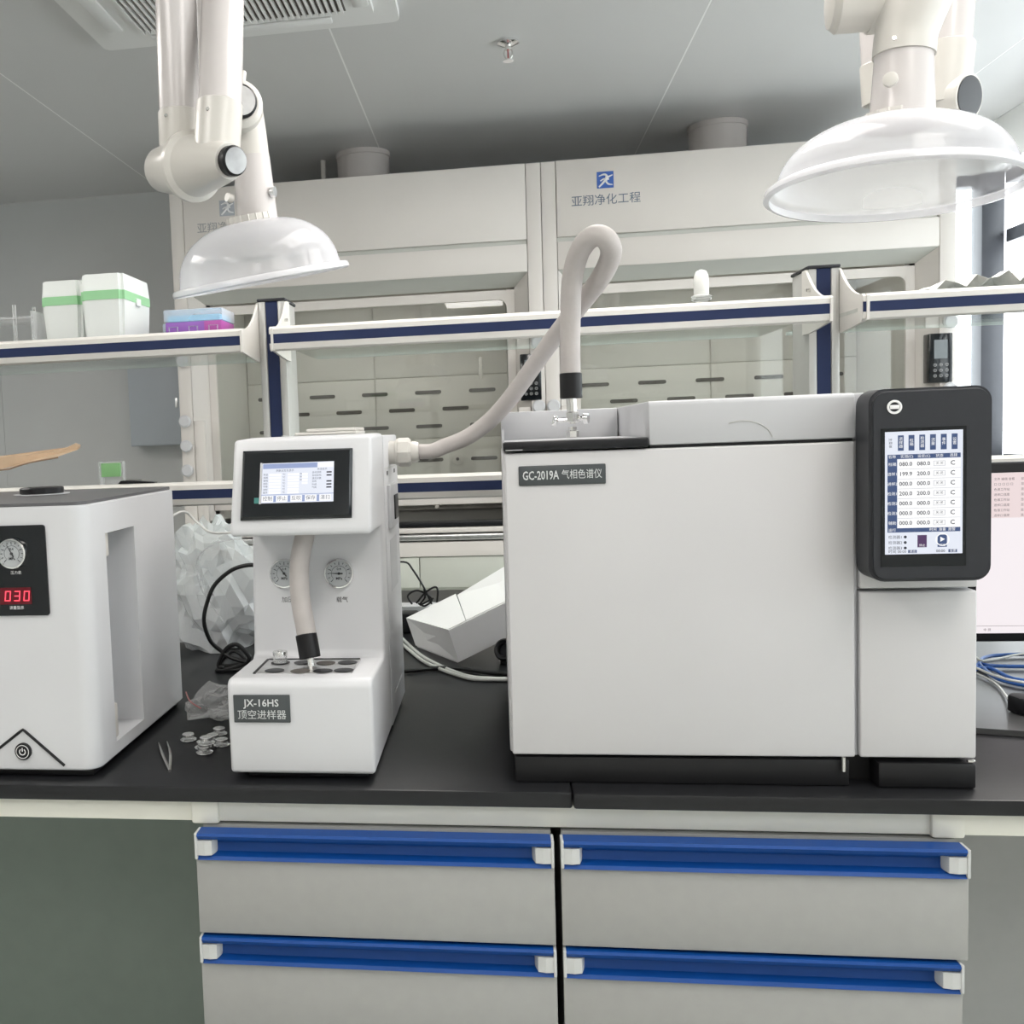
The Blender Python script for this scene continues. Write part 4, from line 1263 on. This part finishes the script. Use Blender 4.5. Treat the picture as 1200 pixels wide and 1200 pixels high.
# shell as walls around the window recess so the recess is real
outer = MB().prism(rrect(X0g, X1g, Y0g, Y1g, .024, 11), Z0g, Z1g, 'z')
bmesh.ops.bevel(outer.b, geom=[e for e in outer.b.edges if abs(e.verts[0].co.z-e.verts[1].co.z) < 1e-5], offset=.002, segments=2, affect='EDGES')
shell = outer.build('casing', m_white, Gn, smooth=40)
cut = MB().box(X1g-.060, X1g+.05, sl0, sl1, szb, szt).build('cutter', m_white, None, smooth=0)
bo = shell.modifiers.new('recess', 'BOOLEAN'); bo.object = cut; bo.solver = 'EXACT'; bo.operation = 'DIFFERENCE'
bpy.context.view_layer.update()
me = bpy.data.meshes.new_from_object(shell.evaluated_get(bpy.context.evaluated_depsgraph_get()))
shell.modifiers.clear(); shell.data = me
bpy.data.objects.remove(cut)
# level tube in the recess
box('tube_clip', m_plast, Gn, X1g-.030, X1g-.006, sl0+.002, sl0+.028, szb+.0005, szb+.05, .003)
box('tube_clip', m_plast, Gn, X1g-.030, X1g-.006, sl0+.002, sl0+.028, szt-.035, szt-.0005, .003)
cyl('level_tube', m_acr, Gn, (X1g-.018, sl0+.014, szb+.05), (X1g-.018, sl0+.014, szt-.035), .007, seg=16)
cyl('liquid', mat('grey liquid', (.45, .46, .50), .2), Gn, (X1g-.018, sl0+.014, szb+.052), (X1g-.018, sl0+.014, szb+.19), .0055, seg=12)
box('plinth', m_base, Gn, X0g+.02, X1g-.012, Y0g+.012, Y1g-.01, .8112, Z0g-.0003, .002)
tp = MB().prism(rrect(X0g+.004, X1g-.004, Y0g+.004, Y1g-.004, .02), Z1g+.0002, Z1g+.0045, 'z').build('top_plate', m_gtop, Gn)
c = PZ(110, 575, Z1g+.005)
c = Vector((-.715, 1.53, Z1g+.0046))
MB().lathe([(.040, 0), (.043, .0008), (.043, .002)], c, (0, 0, 1), 40).build('filler_ring', m_lid, Gn)
MB().lathe([(.032, .0021), (.034, .003), (.034, .0105), (.032, .0120)], c, (0, 0, 1), 40).build('filler_cap', m_black, Gn)
box('top_label', m_plast, Gn, X0g+.02, -.768, 1.36, 1.43, Z1g+.0046, Z1g+.0062, .0005)
# front panel
yp = Y0g
pnl = MB().prism(rrect(-.80, -.6025, 1.0365, 1.159, .004), yp-.0025, yp-.0002, 'y').build('control_panel', m_blackg, Gn)
gq = P(17, 648, yp)
gauge(pnl, (gq.x, yp-.0025, gq.z), Vector((0, 0, 1)), Vector((0, -1, 0)), .0205, 118)
q = P(20, 698, yp)
wn_ = box('led_window', m_redh, pnl, q.x-.026, q.x+.022, yp-.0032, yp-.0024, q.z-.0115, q.z+.0115)
# seven segment digits
seg = {'0': 'abcdef', '3': 'abgcd'}
mb = MB()
for i, ch in enumerate('030'):
    cx = q.x-.0115+i*.0135; cz = q.z; w2_, h2_, th = .0040, .0068, .0011
    sk = lambda x, z: (x+(z-cz)*.12)
    def bar(xa, xb, za, zb):
        pts_ = [(sk(xa, za), za), (sk(xb, za), za), (sk(xb, zb), zb), (sk(xa, zb), zb)]
        mb.prism(pts_, yp-.0040, yp-.0033, 'y')
    for s_ in seg[ch]:
        if s_ == 'a': bar(cx-w2_, cx+w2_, cz+h2_-th, cz+h2_)
        if s_ == 'd': bar(cx-w2_, cx+w2_, cz-h2_, cz-h2_+th)
        if s_ == 'g': bar(cx-w2_, cx+w2_, cz-th/2, cz+th/2)
        if s_ == 'b': bar(cx+w2_-th, cx+w2_, cz+.0002, cz+h2_)
        if s_ == 'c': bar(cx+w2_-th, cx+w2_, cz-h2_, cz-.0002)
        if s_ == 'e': bar(cx-w2_, cx-w2_+th, cz-h2_, cz-.0002)
        if s_ == 'f': bar(cx-w2_, cx-w2_+th, cz+.0002, cz+h2_)
mb.build('digits', m_red, wn_, smooth=0)
text('lettering', m_wprint, pnl, [('压力表', .0052, (P(20, 671, yp).x, yp-.0026, P(20, 671, yp).z), X_, Z_, 'CENTER'), ('流量显示', .0052, (P(21, 712, yp).x, yp-.0026, P(21, 712, yp).z), X_, Z_, 'CENTER')])
# chevron and power button
cA, cB, cC = P(-25, 896, yp), P(27, 855, yp), P(76, 897, yp)
cv = MB().tube([(cA.x, yp-.0006, cA.z), (cB.x-.003, yp-.0006, cB.z-.002), (cB.x, yp-.0006, cB.z), (cB.x+.003, yp-.0006, cB.z-.002), (cC.x, yp-.0006, cC.z)], .0020, 8, 0).build('chevron', m_black, Gn)
pb = P(28, 880, yp)
bt_ = MB().lathe([(.0118, 0), (.0118, .003), (.0100, .004)], (pb.x, yp-.0002, pb.z), (0, -1, 0), 32).build('power_button', m_black, Gn)
MB().lathe([(.0086, .0041), (.0094, .0041), (.0094, .0046), (.0086, .0046), (.0086, .0041)], (pb.x, yp-.0002, pb.z), (0, -1, 0), 32, cap=False).build('ring', m_wprint, bt_)
pts = [(pb.x+.0042*math.sin(R(a_)), yp-.0046, pb.z+.0042*math.cos(R(a_))) for a_ in range(35, 326, 24)]
MB().tube(pts, .0007, 6, 0).tube([(pb.x, yp-.0046, pb.z+.0055), (pb.x, yp-.0046, pb.z+.0005)], .0007, 6, 0).build('power_symbol', m_wprint, bt_)

settle(Gn)

# ================================================================== THINGS ON THE BENCH
# vial caps scattered
def cap_at(px_, py_, z, label, tilt=(0, 0)):
    q = PZ(px_, py_, z)
    t = thing('crimp_cap_vial', label, 'vial', (q.x, q.y, z), 'loose crimp caps beside the sampler')
    if isinstance(tilt, tuple):
        pass
    MB().lathe([(.0090, .0004), (.0105, .001), (.0105, .0022), (.0085, .003), (.0085, .0078), (.0090, .0085)], (q.x, q.y, z), (0, 0, 1), 24).build('glass_body', m_gls, t, smooth=50)
    MB().lathe([(.0120, .0010), (.0125, .0018), (.0122, .0026), (.0105, .0028)], (q.x, q.y, z), (0, 0, 1), 24).build('flange', m_chrome, t)
    MB().lathe([(.0086, .0062), (.0092, .0068), (.0090, .0102), (.0080, .0110), (.0030, .0108)], (q.x, q.y, z), (0, 0, 1), 24).build('rim', m_silic, t)
for px_, py_, z, l in ((221, 868, ZT, 'loose silver crimp cap lying apart, leftmost beside the zip bag'),
                       (238, 877, ZT, 'loose silver crimp cap at the left of the cluster'),
                       (242, 872, ZT+.0115, 'silver crimp cap lying on top of another in the cluster'),
                       (240, 883, ZT, 'silver crimp cap nearest the bench front in the cluster'),
                       (249, 869, ZT, 'silver crimp cap in the middle of the cluster, behind the stacked pair'),
                       (257, 861, ZT, 'silver crimp cap farthest back in the cluster'),
                       (260, 874, ZT, 'silver crimp cap touching the sampler front corner')):
    cap_at(px_, py_, z, l)
# tweezers
t = thing('tweezers', 'small pointed steel tweezers lying open near the bench edge', 'tweezers', PZ(195, 888, ZT))
tip = PZ(199, 905, ZT)+Vector((0, 0, .002))
for px_, py_ in ((186, 873), (196, 872)):
    e = PZ(px_, py_, ZT)+Vector((0, 0, .0035))
    mid = (tip+e)/2+Vector(((-.002 if px_ < 190 else .003), 0, .002))
    MB().tube([tip, mid, e], .0014, 6, 5, radii=[.0022, .0022, .0008]).build('arm', m_steel, t)
# zip bag
def blob(name, m, c, sx, sy, sz, seed, amt, flat_z, parent=None, sub=4, jit=.10, **k):
    "crumpled film: a lumpy closed shell pulled into flat facets and ridges"
    mb = MB()
    rnd = random.Random(seed)
    bmesh.ops.create_icosphere(mb.b, subdivisions=sub, radius=1)
    for v_ in mb.b.verts:
        n = v_.co.normalized()
        wv = Vector((n.x*2.4+n.z*1.1, n.y*2.4, n.z*1.2-n.x*.5))+.4*noise.noise_vector(n*2+Vector((seed, 0, 0)))
        f = 1+amt*.7*noise.noise(n*1.2+Vector((seed, 0, 0)))+amt*.55*noise.noise(wv*1.6+Vector((0, seed, 0)))
        f += amt*jit*(rnd.random()-.5)
        v_.co = Vector((c[0]+n.x*sx*f, c[1]+n.y*sy*f, c[2]+n.z*sz*f))
        if v_.co.z < flat_z: v_.co.z = flat_z
    return mb.build(name, m, parent, smooth=14, **k)
zb = thing('zip_bag', 'small clear zip bag of loose parts left of the sampler', 'bag', PZ(245, 835, ZT))
q = PZ(248, 843, ZT)
blob('film', m_bag2, (q.x+.008, q.y+.03, ZT+.020), .042, .05, .026, 5, .7, ZT+.0008, zb, 3, .4)
MB().tube([PZ(219, 832, ZT)+Vector((0, .0, .030)), PZ(224, 842, ZT)+Vector((0, 0, .028)), PZ(236, 846, ZT)+Vector((0, 0, .022))], .0012, 6).build('zip_strip', m_bagred, zb)
# big plastic bag
pb_ = thing('plastic_bag', 'large crumpled clear plastic bag between the left machine and the sampler', 'bag', (-.60, 2.2, ZT))
blob('film', m_bag, (-.628, 2.15, ZT+.125), .118, .11, .155, 2, .62, ZT+.001, pb_, 4, .13)
blob('inner_film', m_bag, (-.61, 2.15, ZT+.09), .08, .08, .10, 9, .8, ZT+.002, pb_, 3, .25)
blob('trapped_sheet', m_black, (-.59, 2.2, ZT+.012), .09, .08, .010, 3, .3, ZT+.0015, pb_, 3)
# thin white tube arc and straight one
t = thing('thin_tube', 'thin translucent tube curving from the sampler in front of the plastic bag', 'tube', P(250, 700, 1.95))
arc = [(262, 729), (246, 705), (236, 690), (230, 665), (236, 648), (255, 636), (275, 632), (300, 633)]
MB().tube([P(x, y, 1.93) if i else Vector((P(x, y, 1.93).x, 1.93, P(x, y, 1.93).z)) for i, (x, y) in enumerate(arc)], .0016, 8).build('tube', m_acr, t)
t = thing('air_line', 'thin white line running from the left machine back to the sampler', 'tube', P(235, 605, 1.75))
MB().tube([Vector((-.60, 1.645, 1.10)), P(211, 600, 1.74), P(232, 613, 1.76), P(256, 625, 1.70), Vector((-.345, 1.66, 1.12))], .0022, 8).build('tube', m_cablew, t)
# black power cord with coil
t = thing('power_cable', 'black power cord with a tied coil left of the sampler', 'cord', PZ(255, 782, ZT))
cord = [P(300, 662, 1.86), P(286, 663, 1.86), P(270, 669, 1.86), P(252, 685, 1.86), P(243, 705, 1.86), P(239, 728, 1.86), P(246, 750, 1.87), P(258, 762, 1.88), P(272, 771, 1.88), P(290, 776, 1.88)]
MB().tube(cord, .0040, 10, 6).build('cord', m_cableb, t)
cz = ZT+.005
co_ = [P(262, 782, 1.88), P(256, 780, 1.88), P(260, 768, 1.88), P(268, 758, 1.88), P(279, 756, 1.88), P(292, 770, 1.88), P(284, 779, 1.88), P(262, 786, 1.88), P(254, 791, 1.88), P(275, 789, 1.88), P(296, 782, 1.88)]
for c_ in co_:
    c_.z = max(c_.z, ZT+.004)
MB().tube(co_, .0042, 10, 6).build('coil', m_cableb, t)
co2 = [P(258, 790, 1.92), P(262, 772, 1.92), P(275, 763, 1.92), P(288, 775, 1.92), P(270, 786, 1.92), P(258, 787, 1.92)]
for c_ in co2: c_.z = max(c_.z, ZT+.004)
MB().tube(co2, .0036, 8, 6).build('coil', m_cableb, t)
# foam box
Fb = thing('foam_tray', 'white open foam board tray tipped up between the sampler and wide machine', 'box', (-.05, 2.0, ZT))
Lf, Rf, Bk = Vector(P(476, 724, 2.13)), Vector(P(525, 738, 1.93)), None
# bottom corners of the near end
Lb, Rb = P(487, 756, 2.10), P(537, 775, 1.94)
ld = Vector((.40, .12, .172))        # long direction, rising to the right
def quad(a_, b_, c_, d_, th, name):
    mb = MB()
    n = (b_-a_).cross(d_-a_).normalized()*th
    vs = [a_, b_, c_, d_, a_+n, b_+n, c_+n, d_+n]
    mb.faces(vs, [(0, 1, 2, 3), (7, 6, 5, 4), (0, 4, 5, 1), (1, 5, 6, 2), (2, 6, 7, 3), (3, 7, 4, 0)])
    return mb.build(name, m_foam, Fb, smooth=0)
up_ = Vector((0, 0, 1))
dn = Vector((0, 0, -.012))
ex = (Rf-Lf).normalized()*.006
quad(Lf, Rf, Rb, Lb, .005, 'end_board')
quad(Rf, Rf+ld, Rb+ld*.98, Rb, -.005, 'near_board')
quad(Lf+ld*0, Lf+ld*.26, Lb+ld*.26, Lb, .005, 'far_board')
quad(Lf+ld*.268+Vector((0, 0, -.004)), Lf+ld*1.0+Vector((0, 0, .030)), Lb+ld*1.0, Lb+ld*.262, .005, 'far_board')
quad(Lb+ex, Rb-ex, Rb+ld*.98-ex, Lb+ld+ex, -.004, 'floor_board')
# cables behind the sampler
t = thing('white_cable', 'pair of white cables curving across the bench below the foam tray', 'cable', PZ(540, 795, ZT))
for k, off in enumerate(((0, 0), (3, 8))):
    pts = [PZ(x+off[0]*.4, y+off[1]*(1-i/7), ZT)+Vector((0, 0, .0045)) for i, (x, y) in enumerate(((466, 745), (478, 757), (494, 771), (512, 781), (530, 789), (552, 796), (575, 798), (605, 799)))]
    MB().tube(pts, .0034, 8).build('cable', m_cablew, t)
cyl('cable_tie', m_plast, t, PZ(509, 784, ZT+.003), PZ(511, 777, ZT+.003), .002, seg=6)
t = thing('black_cable', 'thick black cable on the bench between the sampler and wide machine', 'cable', PZ(540, 789, ZT))
MB().tube([PZ(x, y, ZT)+Vector((0, 0, .005)) for x, y in ((468, 790), (490, 788.5), (515, 786), (545, 787), (570, 791), (610, 794))], .0042, 10).build('cable', m_cableb, t)
t = thing('wire_tangle', 'tangle of thin black wires by the power strip behind the sampler', 'wires', P(495, 690, 2.3))
for pl in ([(460, 659), (476, 659), (484, 668), (496, 687), (506, 708)], [(483, 708), (478, 698), (490, 692), (506, 702), (498, 710), (490, 707)], [(488, 707), (498, 695), (509, 688), (513, 692), (512, 706)], [(497, 690), (498, 700), (492, 709), (508, 701)]):
    MB().tube([P(x, y, 2.26) for x, y in pl], .0022, 6).build('wire', m_cableb, t)
t = thing('power_strip', 'grey socket strip with black adapters behind the sampler', 'power strip', (-.24, 2.35, ZT))
q0 = P(473, 711, 2.3); q1 = P(500, 730, 2.3)
box('body', m_lid, t, q0.x-.05, q1.x+.06, 2.305, 2.36, ZT+.0008, q0.z, .003)
for k in range(3):
    box('socket', m_black, t, q0.x-.03+k*.035, q0.x-.006+k*.035, 2.300, 2.3055, q0.z-.035, q0.z-.010, .002)
ad = box('adapter', m_black, t, q0.x-.02, q0.x+.035, 2.24, 2.29, ZT+.0008, ZT+.045, .004)
# round black object at left of wide machine
q = P(593, 778, 1.95)
t = thing('black_grommet', 'round black cable grommet beside the wide machine', 'cable grommet', (q.x, 1.95, ZT))
MB().lathe([(.0125, 0), (.0205, .001), (.0215, .006), (.0215, .02), (.018, .024), (.0125, .022), (.0125, 0)], (q.x+.006, 1.95, ZT+.0226), (-.5, -1, .35), 28, cap=False).build('ring', m_black, t)
MB().lathe([(.006, .008), (.0124, .008), (.0124, .012)], (q.x+.006, 1.95, ZT+.0226), (-.5, -1, .35), 20).build('core', m_disp, t)
MB().box(q.x-.01, q.x+.022, 1.935, 1.962, ZT+.0006, ZT+.006, .001).build('foot', m_black, t)

# monitor, stand, cables, mouse
Mo = thing('monitor', 'computer monitor with black bezel and pale pink window, right edge', 'monitor', (1.135, 1.82, ZT))
my = 1.75
bxl, bxr, bzt, bzb = .735, 1.33, 1.1805, .895
MB().box(bxl, bxr, my, my+.028, bzb, bzt, .003).build('shell', m_black, Mo)
sc_ = box('screen', m_mon, Mo, bxl+.012, bxr-.012, my-.0006, my+.0005, bzb+.014, bzt-.016)
sL, sT = bxl+.012, bzt-.016
px_ = .7655
patch(m_monp, [(sL, sL+.2, sT-.0, sT-.071)], 'toolbar', sc_, my-.0006)
patch(m_mont, [(sL, bxr-.013, bzb+.0255, bzb+.0260)], 'taskbar_line', sc_, my-.0006)
tt_ = []
for i in range(8):
    tt_ += [('文件 编辑 查看' if i == 0 else ('口 口 口 口 口' if i == 1 else ('进样口温度' if i % 2 else '色谱工作站')), .0046, (px_+.006, my-.0010, sT-.010-i*.0082), X_, Z_, 'LEFT'), ('显示  设置', .0046, (px_+.045, my-.0010, sT-.010-i*.0082), X_, Z_, 'LEFT')]
tt_ += [('中 拼', .005, (px_-.008, my-.0010, bzb+.0195), X_, Z_, 'LEFT')]
text('lettering', m_mont, sc_, tt_, .0001)
box('stand_neck', m_black, Mo, 1.10, 1.17, my+.03, my+.05, ZT+.012, 1.0, .004)
MB().prism(rrect(1.02, 1.25, my-.08, my+.13, .03), ZT+.0092, ZT+.0145, 'z').build('stand_foot', m_blackg, Mo)
# raised glossy board under the monitor
m_gloss = mat('glossy dark board', (.06, .06, .06), .30, var=.08, scale=12)
t = thing('desk_board', 'glossy dark board on the bench under the monitor', 'board', (.95, 1.75, ZT))
qa, qb = PZ(1135, 853, ZT+.008), PZ(1230, 866, ZT+.008)
mb = MB().prism([(.585, 1.545), (qa.x, qa.y), (qb.x+.4, qb.y-.08), (1.5, 2.2), (.64, 2.2), (.64, 1.9), (.585, 1.9)], ZT+.0008, ZT+.0088, 'z')
mb.build('board', m_gloss, t, smooth=0)
bs = ZT+.0088
t = thing('network_cable', 'blue network cables looping on the glossy board below the monitor', 'cable', PZ(1170, 780, bs))
for pl in ([(1235, 766), (1190, 767), (1160, 769), (1149, 774), (1150, 781), (1165, 793), (1185, 800), (1235, 809)], [(1235, 781), (1190, 781), (1160, 780), (1148, 778), (1143, 782)], [(1140, 785), (1160, 783), (1190, 796), (1240, 800)]):
    MB().tube([PZ(x, y, bs+.005) for x, y in pl], .0032, 8).build('cable', m_cableu, t)
t = thing('white_network_cable', 'white cables lying among the blue ones below the monitor', 'cable', PZ(1170, 778, bs))
for pl in ([(1235, 768), (1195, 772), (1172, 777), (1152, 780), (1144, 776)], [(1143, 788), (1165, 797), (1190, 804), (1240, 810)]):
    MB().tube([PZ(x, y, bs+.004)+Vector((0, 0, .008)) for x, y in pl], .0022, 8).build('cable', m_cablew, t)
t = thing('cable_adapter', 'black angular cable adapter with a thin grey cord at the right edge of the board', 'adapter', PZ(1200, 838, bs))
q = PZ(1187, 838, bs)
MB().prism([(q.x, q.y+.018), (q.x+.006, q.y-.004), (q.x+.020, q.y-.020), (q.x+.085, q.y-.024), (q.x+.085, q.y+.030), (q.x+.012, q.y+.032)], bs+.0006, bs+.026, 'z', .004, 2).build('body', m_black, t)
MB().box(q.x+.018, q.x+.030, q.y-.0215, q.y-.0195, bs+.008, bs+.014).build('port', m_wprint, t)
MB().tube([PZ(1142, 788, bs+.004), PZ(1155, 794, bs+.004), PZ(1168, 802, bs+.004), PZ(1178, 814, bs+.006), (q.x+.004, q.y+.014, bs+.014)], .0018, 6).build('cord', m_cablew, t)
